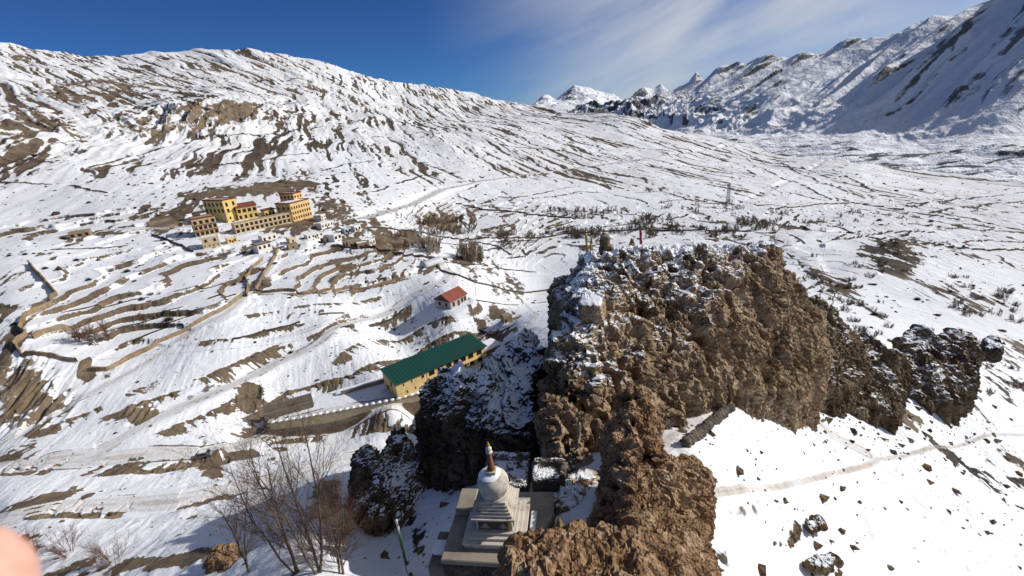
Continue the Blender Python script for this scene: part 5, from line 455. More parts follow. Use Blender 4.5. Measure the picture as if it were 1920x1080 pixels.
# ---------------------------------------------------------------- buildings
def plain(name, c, var=0.10, scale=1.5, rough=0.9, dirt=None, bump=0.25, metal=0.0):
    m, t, b = new_mat(name); geo = N(t, 'ShaderNodeNewGeometry'); n = noise(t, scale, 5, 0.6, geo.outputs['Position']); n2 = noise(t, scale*0.22, 3, 0.6, geo.outputs['Position'])
    f = mth(t, 'ADD', mth(t, 'MULTIPLY', n.outputs['Fac'], 0.5), mth(t, 'MULTIPLY', n2.outputs['Fac'], 0.5)); d = dirt or [q*(1-3.2*var) for q in c]
    cr = ramp(t, [(0.32, d), (0.5, c), (0.72, [min(1, q*(1+var)) for q in c])], f); t.links.new(cr.outputs[0], b.inputs['Base Color'])
    bp = N(t, 'ShaderNodeBump', inp={'Strength': bump, 'Distance': 0.05}); t.links.new(n.outputs['Fac'], bp.inputs['Height']); t.links.new(bp.outputs[0], b.inputs['Normal'])
    b.inputs['Roughness'].default_value = rough; b.inputs['Metallic'].default_value = metal; return m
MAT = dict(cream=plain('cream_plaster', (0.55, 0.44, 0.27)), ochre=plain('ochre_plaster', (0.50, 0.37, 0.22)), yellow=plain('yellow_plaster', (0.66, 0.49, 0.18)), orange=plain('orange_plaster', (0.66, 0.45, 0.20)),
           white=plain('whitewash', (0.72, 0.69, 0.63)), mud=plain('mud_plaster', (0.30, 0.225, 0.145), 0.14), blue=plain('blue_wash', (0.42, 0.55, 0.62)), greenb=plain('pale_yellow_plaster', (0.68, 0.50, 0.23)),
           red=plain('red_paint', (0.20, 0.055, 0.035)), redroof=plain('red_metal_roof', (0.24, 0.075, 0.05), 0.08, 0.8, 0.6), green=plain('green_metal_roof', (0.014, 0.068, 0.052), 0.16, 0.9, 0.5, dirt=(0.03, 0.055, 0.043), bump=0.15), brown=plain('brown_wood', (0.10, 0.05, 0.03)),
           snow=plain('roof_snow', (0.80, 0.815, 0.84), 0.03, 0.9), roof=plain('mud_roof', (0.34, 0.29, 0.23), 0.14, 0.7), glass=plain('dark_window', (0.022, 0.02, 0.02), 0.2, 1.0, 0.25), grey=plain('grey_plaster', (0.42, 0.40, 0.38)), stone=plain('stone_wall', (0.20, 0.17, 0.135), 0.2, 2.2, bump=1.0),
           frame=plain('window_frame', (0.16, 0.07, 0.035)), gable=plain('brown_gable_boards', (0.13, 0.065, 0.045)), film=plain('greenhouse_film', (0.55, 0.58, 0.60), 0.05, 0.4, 0.35), metal=plain('grey_metal', (0.30, 0.31, 0.32), 0.08, 2.0, 0.5), concrete=plain('concrete', (0.42, 0.38, 0.30), 0.12, 1.2), buff=plain('buff_plaster', (0.46, 0.37, 0.24), 0.12, 0.8))
class MB:
    def __init__(s): s.bm = bmesh.new()
    def box(s, x0, x1, y0, y1, z0, z1, bev=0.0):
        v = [s.bm.verts.new(p) for p in ((x0, y0, z0), (x1, y0, z0), (x1, y1, z0), (x0, y1, z0), (x0, y0, z1), (x1, y0, z1), (x1, y1, z1), (x0, y1, z1))]
        for f in ((3, 2, 1, 0), (4, 5, 6, 7), (0, 1, 5, 4), (1, 2, 6, 5), (2, 3, 7, 6), (3, 0, 4, 7)): s.bm.faces.new([v[i] for i in f])
        return s
    def prism(s, pts, d):
        """closed polygon pts (3-D), pushed along vector d"""
        a = [s.bm.verts.new(p) for p in pts]; b = [s.bm.verts.new((p[0]+d[0], p[1]+d[1], p[2]+d[2])) for p in pts]; n = len(pts)
        s.bm.faces.new(a[::-1]); s.bm.faces.new(b)
        for i in range(n): s.bm.faces.new((a[i], a[(i+1) % n], b[(i+1) % n], b[i]))
        return s
    def tube(s, p0, p1, r0, r1=None, n=6, cap=True):
        r1 = r0 if r1 is None else r1; p0 = Vector(p0); p1 = Vector(p1); q = (p1-p0).to_track_quat('Z', 'Y'); A = []; B = []
        for i in range(n):
            o = Vector((math.cos(2*math.pi*i/n), math.sin(2*math.pi*i/n), 0)); A.append(s.bm.verts.new(p0+q @ (o*r0))); B.append(s.bm.verts.new(p1+q @ (o*r1)))
        for i in range(n): s.bm.faces.new((A[i], A[(i+1) % n], B[(i+1) % n], B[i]))
        if cap: s.bm.faces.new(A[::-1]); s.bm.faces.new(B)
        return s
    def lathe(s, prof, n=24, c=(0, 0)):
        rings = [[s.bm.verts.new((c[0]+r*math.cos(2*math.pi*i/n), c[1]+r*math.sin(2*math.pi*i/n), z)) for i in range(n)] for r, z in prof]
        for a, b in zip(rings[:-1], rings[1:]):
            for i in range(n): s.bm.faces.new((a[i], a[(i+1) % n], b[(i+1) % n], b[i]))
        s.bm.faces.new(rings[0][::-1]); s.bm.faces.new(rings[-1]); return s
    def build(s, name, mat, parent=None, loc=None, smooth=False, bevel=0.0):
        if bevel: bmesh.ops.bevel(s.bm, geom=s.bm.edges[:], offset=bevel, segments=1, affect='EDGES')
        bmesh.ops.recalc_face_normals(s.bm, faces=s.bm.faces[:]); me = bpy.data.meshes.new(name); s.bm.to_mesh(me); s.bm.free()
        if smooth: me.polygons.foreach_set('use_smooth', np.ones(len(me.polygons), bool))
        return link(name, me, mat, parent, loc)
def window(parent, w, h, pos, face, cache={}, frame='frame'):
    """a window: frame proud of the wall with a dark pane set in it; face 'front' looks to -y, 'side' to -x"""
    key = (round(w, 2), round(h, 2), face, frame)
    if key not in cache:
        f = MB(); t = min(0.14, w*0.16); p = MB()
        if face == 'front':
            for b in ((-w/2-t, -w/2, -.06, .02, 0, h), (w/2, w/2+t, -.06, .02, 0, h), (-w/2-t*1.3, w/2+t*1.3, -.16, .02, h, h+t*1.5), (-w/2-t, w/2+t, -.09, .02, -t*.8, 0)): f.box(*b)
            p.box(-w/2, w/2, -.02, .02, 0, h)
        else:
            for b in ((-.06, .02, -w/2-t, -w/2, 0, h), (-.06, .02, w/2, w/2+t, 0, h), (-.16, .02, -w/2-t*1.3, w/2+t*1.3, h, h+t*1.5), (-.09, .02, -w/2-t, w/2+t, -t*.8, 0)): f.box(*b)
            p.box(-.02, .02, -w/2, w/2, 0, h)
        a = f.build('window', MAT[frame]); b = p.build('pane', MAT['glass']); cache[key] = (a.data, b.data); bpy.data.objects.remove(a); bpy.data.objects.remove(b)
    a = link('window', cache[key][0], None, parent, pos); link('pane', cache[key][1], None, a); return a
def building(s, k):
    t = empty(s['n'], BC[k], R(s['yaw'])); tag(t, s['l'], {'monastery_building': 'monastery building', 'house': 'house', 'shed': 'shed'}[s['n']], 'buildings of the hillside monastery and village')
    W, D, H = s['W'], s['D'], s['H']; dn = -3.5
    b = 0.10 if s['m'] in ('white', 'cream', 'mud', 'ochre') else 0.04                          # mud walls lean in a little
    m = MB(); v = [m.bm.verts.new(p) for p in ((0, 0, dn), (W, 0, dn), (W, D, dn), (0, D, dn), (b, b*0.0, H), (W-b, 0, H), (W-b, D-b, H), (b, D-b, H))]
    for f in ((3, 2, 1, 0), (4, 5, 6, 7), (0, 1, 5, 4), (1, 2, 6, 5), (2, 3, 7, 6), (3, 0, 4, 7)): m.bm.faces.new([v[i] for i in f])
    m.build('wall', MAT[s['m']], t)
    ro = s['roof']; e = .25
    if ro in ('flat', 'snow', 'band', 'red', 'dark'):
        pm = {'flat': s['m'], 'snow': s['m'], 'band': 'red', 'red': 'red', 'dark': 'brown'}[ro]; ph = 0.35 if ro in ('flat', 'snow') else 0.8; o = 0.04 if ro in ('flat', 'snow') else 0.22
        if ro == 'dark': ph = .3; o = .5
        p = MB(); p.box(-o, W+o, -o, e, H, H+ph).box(-o, W+o, D-e, D+o, H, H+ph).box(-o, e, e, D-e, H, H+ph).box(W-e, W+o, e, D-e, H, H+ph); p.build('parapet', MAT[pm], t)
        MB().box(e, W-e, e, D-e, H, H+ph*0.55).build('roof', MAT['snow' if (ro == 'snow' or k % 3 == 0) else 'roof'], t)
    elif ro == 'redslope':
        MB().prism([(-.5, -.6, H), (-.5, D+.3, H), (-.5, D+.3, H+1.9), (-.5, -.6, H+.25)], (W+1, 0, 0)).build('roof', MAT['redroof'], t)
    for lz in s.get('ledges', ()): MB().box(-.15, W+.15, -.35, -.003, lz-.12, lz+.12).build('balcony_ledge', MAT['brown' if s['m'] == 'ochre' else 'cream'], t)
    for z, h, n, w in s.get('front', ()):
        for i in range(n): window(t, w, h, (W*(i+.5)/n, 0, z), 'front', frame='frame')
    for z, h, n, w in s.get('side', ()):
        for i in range(n): window(t, w, h, (0.0, D*(i+.5)/n, z), 'side')
    if s['n'] == 'house':
        d = MB().box(W*.5-.45, W*.5+.45, -.05, .03, -.2, 1.75).build('door', MAT['brown'], t) if len(s['front']) == 1 and s['front'][0][2] % 2 == 0 else None
    return t
for k, s in enumerate(BUILDINGS): building(s, k)
# the long building with the green roof
gb = empty('school_building', (-35.7, 120.0, -74.3), R(36.1)); tag(gb, 'long pale yellow two storey building under a dark green metal roof', 'building')
GW, GD, GH, GR = 31.3, 8.9, 5.1, 6.3
m = MB(); m.prism([(0, 0, -.8), (0, GD, -.8), (0, GD, GR), (0, 0, GH)], (GW, 0, 0)).build('wall', MAT['greenb'], gb)
rf = MB(); rf.prism([(-.45, -.75, GH-.03), (-.45, GD+.5, GR+.13), (-.45, GD+.5, GR+.27), (-.45, -.75, GH+.11)], (GW+.9, 0, 0)); rfo = rf.build('roof', MAT['green'], gb)
sm = MB()
for i in range(1, 30): sm.prism([(GW*i/30-.03, -.75, GH+.113), (GW*i/30-.03, GD+.5, GR+.273), (GW*i/30-.03, GD+.5, GR+.32), (GW*i/30-.03, -.75, GH+.16)], (.06, 0, 0))
sm.build('roof_seam', MAT['green'], rfo)
MB().box(9.8, 10.0, -.06, 0, -.5, GH-.1).box(-.05, .2, -.07, 0, -.5, GH-.1).build('downpipe', MAT['buff'], gb)
for x, z, w, h in ((2.4, 3.4, .35, .9), (5.0, 3.5, .35, .9), (3.2, .8, .35, .9), (5.8, .9, .35, .9), (8.6, 3.4, .8, 1.0), (9.2, .8, .8, 1.0)): window(gb, w, h, (x, 0, z), 'front', frame='greenb')
for x in (11.6, 14.6, 17.6, 20.2, 22.8, 25.6, 28.8):
    for z in (.7, 3.2): window(gb, 1.6, 1.3, (x, 0, z), 'front')
for y, z in ((3.2, 3.2), (6.4, .8)): window(gb, .9, 1.0, (0, y, z), 'side')
MB().box(10.4, GW-.4, -1.1, -.004, 2.55, 2.7).build('balcony', MAT['greenb'], gb)
pr = MB()
for x in (13.1, 16.2, 19.0, 21.5, 24.2, 27.2): pr.box(x-.09, x+.09, -1.05, -.87, -.8, 2.55)
pr.build('balcony_post', MAT['greenb'], gb)
# stone annex at its right end
an = empty('annex', (-10.6, 140.2, -74.6), R(40)); tag(an, 'small brown annex with snowy roof at the right end of the green roofed building', 'building')
MB().box(0, 6.8, 0, 5.5, -3, 2.6).build('wall', MAT['stone'], an); MB().box(-.3, 7.1, -.3, 5.8, 2.6, 2.95).build('roof', MAT['snow'], an); MB().box(3.0, 3.9, -.04, .03, -.4, 1.5).build('door', MAT['brown'], an)
# red roofed house
rh = empty('house', (-24.5, 174.6, -70.0), R(52)); tag(rh, 'grey house with a rusty red hipped tin roof standing alone on the snow bench', 'house')
MB().box(0, 9.5, 0, 8.4, -1.2, 3.1).build('wall', MAT['grey'], rh)
m = MB(); a = .55; v = [m.bm.verts.new(p) for p in ((-a, -a, 3.1), (9.5+a, -a, 3.1), (9.5+a, 8.4+a, 3.1), (-a, 8.4+a, 3.1), (-a+.02, 4.2, 5.9), (9.5+a-.02, 4.2, 5.9))]
for f in ((0, 1, 5, 4), (2, 3, 4, 5), (1, 2, 5), (3, 2, 1, 0)): m.bm.faces.new([v[i] for i in f])
m.bm.faces.new([v[3], v[0], v[4]]); m.build('roof', MAT['redroof'], rh)
MB().prism([(-.57, -.3, 3.12), (-.57, 8.7, 3.12), (-.57, 4.2, 5.75)], (-.06, 0, 0)).build('gable', MAT['gable'], rh)
for x in (1.7, 6.7, 8.4): window(rh, .9, 1.5, (x, 0, .8), 'front')
for y in (2.4, 6.0): window(rh, 1.0, 1.1, (0, y, 1.0), 'side')
MB().box(3.9, 5.2, -.05, .03, -.1, 2.3).build('door', MAT['brown'], rh); MB().box(-.2, 9.7, -.6, -.003, -.9, -.12).build('plinth', MAT['redroof'], rh)
# mud hut
mh = empty('mud_hut', tuple(P['mudhut']), R(22)); tag(mh, 'small brown mud hut alone on the snow, below the red roofed house', 'hut')
m = MB(); m.box(-1.2, 2.4, 0, 3.4, -1, 2.5); m.build('wall', MAT['mud'], mh, bevel=.12); MB().box(-1.0, 2.2, .2, 3.2, 2.5, 2.62).build('roof', MAT['mud'], mh); MB().box(-.6, .1, -.03, .05, -.1, 1.4).build('door', MAT['glass'], mh)
MB().box(2.45, 5.8, .6, 1.2, -1.2, 1.0).build('yard_wall', MAT['mud'], mh, bevel=.12)
# polytunnel
gh = empty('greenhouse', tuple(P['gh']), R(46)); tag(gh, 'small arched greenhouse covered in pale plastic film at the end of the terraced fields', 'greenhouse')
arc = [(2.9*math.cos(math.pi*i/12), 2.7*math.sin(math.pi*i/12)**.8) for i in range(13)]
m = MB(); rings = [[m.bm.verts.new((x, 2.9-a, z)) for a, z in arc] for x in np.linspace(0, 12.4, 9)]
for p, q in zip(rings[:-1], rings[1:]):
    for i in range(12): m.bm.faces.new((p[i], p[i+1], q[i+1], q[i]))
m.bm.faces.new(rings[0]); m.bm.faces.new(rings[-1][::-1]); m.build('cover', MAT['film'], gh, smooth=True)
hm = MB()
for x in np.linspace(0, 12.4, 7):
    for i in range(12): hm.tube((x, 2.9-arc[i][0]*1.01, arc[i][1]*1.01), (x, 2.9-arc[i+1][0]*1.01, arc[i+1][1]*1.01), .04, n=4)
hm.build('hoops', MAT['metal'], gh)
# terrace wall with merlons in front of the yard, and the stacked walls behind it
yw = empty('retaining_wall', (P['yard_wall'][0][0], P['yard_wall'][0][1], -74.3)); tag(yw, 'long buff retaining wall topped with rounded snowy merlons in front of the green roofed building', 'wall')
def wall_run(pts, o, z0, z1, th, mb, off=0.0):
    q = np.array(pts)-np.array(o)[:2]
    for i in range(len(q)-1):
        d = q[i+1]-q[i]; L = np.hypot(*d); d = d/L; n = np.array([d[1], -d[0]]); a = q[i]+n*off; b = q[i+1]+n*off
        mb.prism([(a[0]-n[0]*th/2, a[1]-n[1]*th/2, z0), (b[0]-n[0]*th/2, b[1]-n[1]*th/2, z0), (b[0]+n[0]*th/2, b[1]+n[1]*th/2, z0), (a[0]+n[0]*th/2, a[1]+n[1]*th/2, z0)], (0, 0, z1-z0))
YO = (P['yard_wall'][0][0], P['yard_wall'][0][1])
m = MB(); wall_run(P['yard_wall'], YO, -2.0, .55, .7, m); m.build('upper_wall', MAT['buff'], yw)
m = MB(); wall_run(P['yard_wall'], YO, -11, -2.0, .85, m, .2); m.build('lower_wall', MAT['stone'], yw)
q = np.array(P['yard_wall'])-np.array(YO); seg = np.concatenate([[0], np.cumsum(np.hypot(*np.diff(q, axis=0).T))]); Lt = seg[-1]; nm = 24
mer = MB(); cap = MB()
for i in range(nm):
    s0 = Lt*(i+.5)/nm; x = np.interp(s0, seg, q[:, 0]); y = np.interp(s0, seg, q[:, 1]); mer.box(x-.55, x+.55, y-.3, y+.3, .553, 1.0); cap.lathe([(.62, 1.003), (.6, 1.12), (.42, 1.25), (.1, 1.3)], 10, (x, y))
mer.build('merlons', MAT['buff'], yw); cap.build('snow_caps', MAT['snow'], yw, smooth=True)
sw = empty('stone_terrace', (P['tier_up'][0][0], P['tier_up'][0][1], -74.3)); tag(sw, 'pair of stacked stone walls with a snowy ledge between, left end of the yard', 'wall')
o = P['tier_up'][0]; m = MB(); wall_run([p[:2] for p in P['tier_up']], o, -1, 4.0, .8, m); m.build('upper_wall', MAT['stone'], sw)
m = MB(); wall_run([p[:2] for p in P['tier_low']], o, -1, 1.9, .8, m); m.build('lower_wall', MAT['stone'], sw)
sw = empty('low_wall', (P['tier_side'][0][0], P['tier_side'][0][1], -74.3)); tag(sw, 'low grey wall with a snowy top along the back of the yard', 'wall')
o = P['tier_side'][0]; m = MB(); wall_run([p[:2] for p in P['tier_side']], o, -1, 1.3, .6, m); m.build('wall', MAT['stone'], sw); m = MB(); wall_run([p[:2] for p in P['tier_side']], o, 1.303, 1.45, .5, m); m.build('snow_cap', MAT['snow'], sw)
# field walls follow the ground
def field_wall(label, h, th, kind, pts, k):
    q = np.array(pts); seg = np.concatenate([[0], np.cumsum(np.hypot(*np.diff(q, axis=0).T))]); step = max(0.8, seg[-1]/160); n = max(3, int(seg[-1]/step)); s = np.linspace(0, seg[-1], n)
    x = np.interp(s, seg, q[:, 0])+fbm(s/6, s*0+k*3.1, 7, 2)*.35; y = np.interp(s, seg, q[:, 1])+fbm(s/6, s*0+k*5.7, 9, 2)*.35
    tx = np.gradient(x); ty = np.gradient(y); L = np.hypot(tx, ty); nx, ny = ty/L, -tx/L; z = terrain(x, y, False); top = h*(0.85+0.3*fbm(s/2.5, s*0+k, 13, 3))
    rows = []
    for o, f in ((-.62, -1), (-.5, .9), (-.25, 1.02), (.25, 1.02), (.5, .9), (.62, -1)):
        rows.append(np.stack([x+nx*th*o, y+ny*th*o, z+np.where(f > 0, top*f, -1.2)], 1))
    V = np.stack(rows, 1).reshape(-1, 3); c = V[0].copy(); c[2] = z[0]; me = np_mesh('field_wall', V-c, grid_faces(n, 6), False)
    ob = tag(link('mud_wall' if kind == 'mud' else 'stone_wall', me, M_mudwall if kind == 'mud' else M_stonewall, None, c), label, 'wall', 'field walls round the snowy terraces')
    bm = bmesh.new(); bm.from_mesh(me); bmesh.ops.recalc_face_normals(bm, faces=bm.faces[:]); bm.to_mesh(me); bm.free(); return ob
M_mudwall = rock_mat('mud_wall', [(0.2, (0.13, 0.09, 0.055)), (0.45, (0.24, 0.175, 0.11)), (0.6, (0.29, 0.215, 0.135)), (0.85, (0.36, 0.28, 0.19))], -0.22); M_stonewall = rock_mat('dry_stone_wall', [(0.2, (0.035, 0.03, 0.026)), (0.45, (0.10, 0.085, 0.068)), (0.6, (0.15, 0.125, 0.1)), (0.85, (0.22, 0.18, 0.14))], -0.15, 2.0)
def rough_wall(label, h, th, kind, pts, k):
    q = np.array(pts); boxes = []; o = Vector((q[0][0], q[0][1], ground(*q[0]))); rnd = random.Random(k)
    for (ax, ay), (bx, by) in zip(pts[:-1], pts[1:]):
        L = math.hypot(bx-ax, by-ay); n = max(2, int(L/1.1))
        for i in range(n):
            t0, t1 = i/n, (i+1.12)/n; e = [((ax+(bx-ax)*t)-o.x, (ay+(by-ay)*t)-o.y) for t in (t0, t1)]; nx, ny = (by-ay)/L*th/2*rnd.uniform(.8, 1.25), -(bx-ax)/L*th/2*rnd.uniform(.8, 1.25); z = [ground(ax+(bx-ax)*t, ay+(by-ay)*t)-o.z for t in (t0, min(1, t1))]; hh = h*rnd.uniform(.75, 1.15)
            boxes.append([(x+s_*nx, y+s_*ny, zz+dz) for (x, y), zz in zip(e, z) for s_ in (-1, 1) for dz in (-.8, hh)])
    me = hull_union(boxes, .09); v, n_ = mesh_arrays(me); e1, e2 = cell3(v/.45, k); v = v+n_*((np.clip(e2-e1, 0, .4)-.15)*.25+fbm3(v/.8, k, 3)*.14)[:, None]; me.vertices.foreach_set('co', v.astype(np.float32).ravel()); me.update()
    at = me.attributes.new('snow', 'FLOAT', 'POINT'); at.data.foreach_set('value', (.02+.35*fbm3(v/.9, k+4, 3)).astype(np.float32)); me.name = 'field_wall'
    tag(link('stone_wall', me, M_stonewall, None, o), label, 'wall', 'field walls round the snowy terraces')
for k, wv in enumerate(WALLS): (rough_wall if k in (12, 17) else field_wall)(*wv, k)
# ---------------------------------------------------------------- stupa on its platform
M_lime = plain('lime_wash', (0.54, 0.49, 0.41), 0.2, 1.9, dirt=(0.20, 0.175, 0.145)); M_terra = plain('terracotta_spire', (0.27, 0.115, 0.06), 0.2, 4.0); M_plat = plain('platform_mud', (0.32, 0.275, 0.215), 0.14, 1.1); M_dim = plain('painted_frieze', (0.09, 0.075, 0.065), 0.4, 3.5, dirt=(0.025, 0.025, 0.03)); M_gold = plain('gilded_copper', (0.45, 0.26, 0.07), 0.1, 4.0, 0.4)
def rough(boxes, name, parent, mat, voxel=.07, amp=.09, seed=1, snow=0.0):
    me = hull_union([[(x, y, z) for x in (a, b) for y in (c, d) for z in (e, f)] for a, b, c, d, e, f in boxes], voxel); v, n = mesh_arrays(me); e1, e2 = cell3(v/.34, seed); v = v+n*((np.clip(e2-e1, 0, .4)-.15)*amp*1.6+fbm3(v/.8, seed, 3)*amp)[:, None]
    me.vertices.foreach_set('co', v.astype(np.float32).ravel()); me.update(); at = me.attributes.new('snow', 'FLOAT', 'POINT'); at.data.foreach_set('value', (snow+.35*fbm3(v/.9, seed+4, 3)).astype(np.float32)); me.name = name; return link(name, me, mat, parent)
SZ = P['stupa'][2]
pf = empty('stone_platform', tuple(P['stupa']), R(-9)); tag(pf, 'tan mud topped stone platform carrying the white stupa', 'platform')
m = MB(); m.prism([(-3.6, -3.1, -.45), (2.9, -3.25, -.45), (3.1, -1.0, -.45), (4.0, 1.2, -.45), (3.9, 3.4, -.45), (-3.5, 3.2, -.45)], (0, 0, .45)); m.build('top', M_plat, pf, bevel=.06)
m = MB(); m.prism([(-3.5, -3.0, -7), (2.8, -3.15, -7), (3.0, -1.0, -7), (3.9, 1.2, -7), (3.8, 3.3, -7), (-3.4, 3.1, -7)], (0, 0, 6.54)); m.bm.free(); rough([(-3.5, 2.8, -3.05, 3.2, -7, -.5), (2.2, 3.9, .2, 3.2, -7, -.5)], 'base_wall', pf, M_stonewall, .09, .12, 7, -.25)
m = MB(); m.box(-4.9, -3.62, -2.6, .6, -7, -1.4); m.build('side_ledge', MAT['stone'], pf, bevel=.1); m = MB(); m.box(-4.8, -3.66, -1.7, -.6, -1.397, -.85); m.build('ledge_snow', MAT['snow'], pf, bevel=.15)
m = MB(); m.box(-3.4, -2.05, .7, 3.0, .004, .55); m.build('raised_corner', M_plat, pf, bevel=.05)
st = empty('stupa', tuple(P['stupa']), R(-9)); tag(st, 'whitewashed stupa with stepped base, round dome and terracotta spire', 'stupa')
def tier(mb, h, z0, z1, dx=0, dy=0): mb.box(-h+dx, h+dx, -h+dy, h+dy, z0, z1)
m = MB(); tier(m, 2.14, 0.004, .34); tier(m, 2.22, .34, .50); tier(m, 1.88, .50, .68); tier(m, 1.58, .68, .86); m.build('base', M_lime, st, bevel=.025)
m = MB(); tier(m, 1.3, .86, 1.78); th = m.build('throne', M_lime, st, bevel=.02)
m = MB()
for a in range(4):
    c, s_ = (1, 0) if a % 2 == 0 else (0, 1)
    if a == 0: m.box(-1.12, 1.12, -1.33, -1.303, .95, 1.66)
    if a == 1: m.box(1.303, 1.33, -1.12, 1.12, .95, 1.66)
    if a == 3: m.box(-1.33, -1.303, -1.12, 1.12, .95, 1.66)
m.build('frieze', M_dim, th)
m = MB()
for x in (-.62, .62):
    m.tube((x, -1.34, 1.25), (x, -1.31, 1.25), .22, .22, 10)
    m.tube((x, -1.345, 1.42), (x, -1.31, 1.42), .12, .12, 8); m.box(x-.34, x-.2, -1.345, -1.31, 1.08, 1.2); m.box(x+.2, x+.34, -1.345, -1.31, 1.08, 1.2)
m.build('figures', plain('faded_figure', (0.30, 0.28, 0.26), 0.2, 5), th)
MB().box(1.0, 1.15, -1.36, -1.31, .9, 1.7).build('corner_post', M_gold, th)
m = MB(); tier(m, 1.42, 1.78, 1.88); tier(m, 1.54, 1.88, 2.02); m.build('cornice', M_lime, st, bevel=.02)
m = MB()
for i in range(5): tier(m, 1.36-.11*i, 2.02+.19*i, 2.02+.19*(i+1))
m.build('steps', M_lime, st, bevel=.02)
dome = [(.98, 2.97), (1.0, 3.1), (.92, 3.12), (.98, 3.3), (1.06, 3.6), (1.12, 3.95), (1.10, 4.2), (.99, 4.45), (.78, 4.63), (.5, 4.74), (.3, 4.76)]
MB().lathe(dome, 40).build('dome', M_lime, st, smooth=True)
MB().lathe([(.86, 4.60), (.80, 4.66), (.55, 4.80), (.3, 4.84)], 26, (-.12, .02)).build('dome_snow', MAT['snow'], st, smooth=True)
m = MB(); tier(m, .3, 4.74, 5.0); tier(m, .36, 5.0, 5.07); m.build('harmika', M_lime, st, bevel=.02)
pr = []
for i in range(13):
    z = 5.07+i*.108; r = .26-.0105*i; pr += [(r, z), (r, z+.075), (r-.03, z+.08), (r-.03, z+.105)]
MB().lathe(pr, 20).build('spire', M_terra, st)
MB().lathe([(.1, 6.47), (.21, 6.49), (.25, 6.55), (.13, 6.6), (.11, 6.7), (.2, 6.76), (.22, 6.86), (.13, 6.95), (.1, 7.05)], 18).build('parasol', M_lime, st, smooth=True)
MB().lathe([(.08, 7.05), (.11, 7.15), (.05, 7.3), (.01, 7.42)], 12).build('finial', M_gold, st, smooth=True)
# offering wall: small white parapet standing right of the stupa
ow = empty('parapet_wall', (P['stupa'][0], P['stupa'][1], SZ), R(-9)); tag(ow, 'narrow whitewashed ledge wall along the right side of the stupa', 'wall')
m = MB(); m.box(2.36, 2.82, -1.9, 1.0, .004, .42); m.build('wall', M_lime, ow, bevel=.03); MB().box(2.42, 2.76, -1.8, .9, .424, .47).build('snow_cap', MAT['snow'], ow)
# ruined hut behind
rz = empty('ruined_hut', (1.2, 32.6, -31.4), R(-9)); tag(rz, 'small roofless stone ruin edged with snow, right behind the stupa', 'hut')
rough([(-1.2, 1.7, 0, .5, -4, 2.0), (-1.2, -.7, .3, 2.2, -4, 2.1), (1.2, 1.7, .3, 2.2, -4, 2.0), (-1.2, 1.7, 2.0, 2.6, -4, 2.3), (-.9, 1.4, .3, 2.2, -4, 1.75)], 'wall', rz, M_stonewall, snow=.34, seed=5)
MB().box(.9, 1.5, -.55, -.05, -1, .35).build('block', MAT['mud'], rz, bevel=.06)
# shaded hut with a snow roof at the back left
hz = empty('stone_hut', (-5.0, 37.4, -35.6), R(-9)); tag(hz, 'dark stone hut with a thick snow roof, left behind the stupa in shade', 'hut')
rough([(0, 4.6, 0, 4.5, -4, 2.0), (0, 4.6, 3.6, 4.5, 0, 2.5)], 'wall', hz, M_stonewall, .1, .12, 9, .42)
# ---------------------------------------------------------------- bare winter trees, bushes, loose stones
M_bark = plain('grey_bark', (0.13, 0.10, 0.075), 0.2, 3.0); M_twig = plain('brown_twigs', (0.17, 0.125, 0.095), 0.15, 2.0); M_redtwig = plain('reddish_twigs', (0.17, 0.085, 0.05), 0.15, 2.0); M_pale = plain('pale_twigs', (0.32, 0.26, 0.20), 0.15, 2.0); M_pale2 = plain('grey_brown_twigs', (0.30, 0.245, 0.205), 0.15, 2.0); M_darkbush = plain('dark_thorn_bush', (0.055, 0.036, 0.028), 0.2, 2.0)
def tubes_mesh(name, segs, n):
    """segs: array rows (p0, p1, r0, r1) -> one mesh of open n-sided tubes"""
    S = np.array(segs, float); p0, p1, r0, r1 = S[:, 0:3], S[:, 3:6], S[:, 6], S[:, 7]; d = p1-p0; d /= np.linalg.norm(d, axis=1)[:, None]+1e-9
    up = np.where(np.abs(d[:, 2:3]) < .9, np.array([[0, 0, 1.]]), np.array([[1., 0, 0]])); a = np.cross(d, up); a /= np.linalg.norm(a, axis=1)[:, None]; b = np.cross(d, a)
    V = []; 
    for P0, rr in ((p0, r0), (p1, r1)):
        for i in range(n): t = 2*math.pi*i/n; V.append(P0+(a*math.cos(t)+b*math.sin(t))*rr[:, None])
    V = np.stack(V, 1).reshape(-1, 3); m = len(S); base_ = np.arange(m)[:, None]*2*n
    F = np.stack([np.stack([base_[:, 0]+i, base_[:, 0]+(i+1) % n, base_[:, 0]+n+(i+1) % n, base_[:, 0]+n+i], 1) for i in range(n)], 1).reshape(-1, 4)
    return np_mesh(name, V, F, True)
def grow(rnd, p, d, L, r, lev, maxlev, spread, up, out, kids):
    """one limb: bends as it goes, throws side limbs"""
    n = 5 if lev < 2 else 3; q = Vector(p); d = Vector(d).normalized(); sl = L/n
    for i in range(n):
        d = (d+Vector((rnd.gauss(0, .10), rnd.gauss(0, .10), rnd.gauss(0, .06)+up*.06))).normalized(); q2 = q+d*sl; ra = r*(1-.75*i/n); rb = r*(1-.75*(i+1)/n)
        out[min(lev, 1)].append((*q, *q2, ra, rb))
        if lev < maxlev and (i > 0 or lev > 0):
            for _ in range(kids[lev]):
                t = rnd.random(); s = q.lerp(q2, t); ax = Vector((rnd.gauss(0, 1), rnd.gauss(0, 1), rnd.gauss(0, .5))); ax = (ax-ax.dot(d)*d).normalized()
                nd = (d*math.cos(spread)+ax*math.sin(spread)+Vector((0, 0, up*.35))).normalized(); grow(rnd, s, nd, L*rnd.uniform(.32, .55)*(1-.45*i/n), max(ra*.5, .006), lev+1, maxlev, spread, up, out, kids)
        q = q2
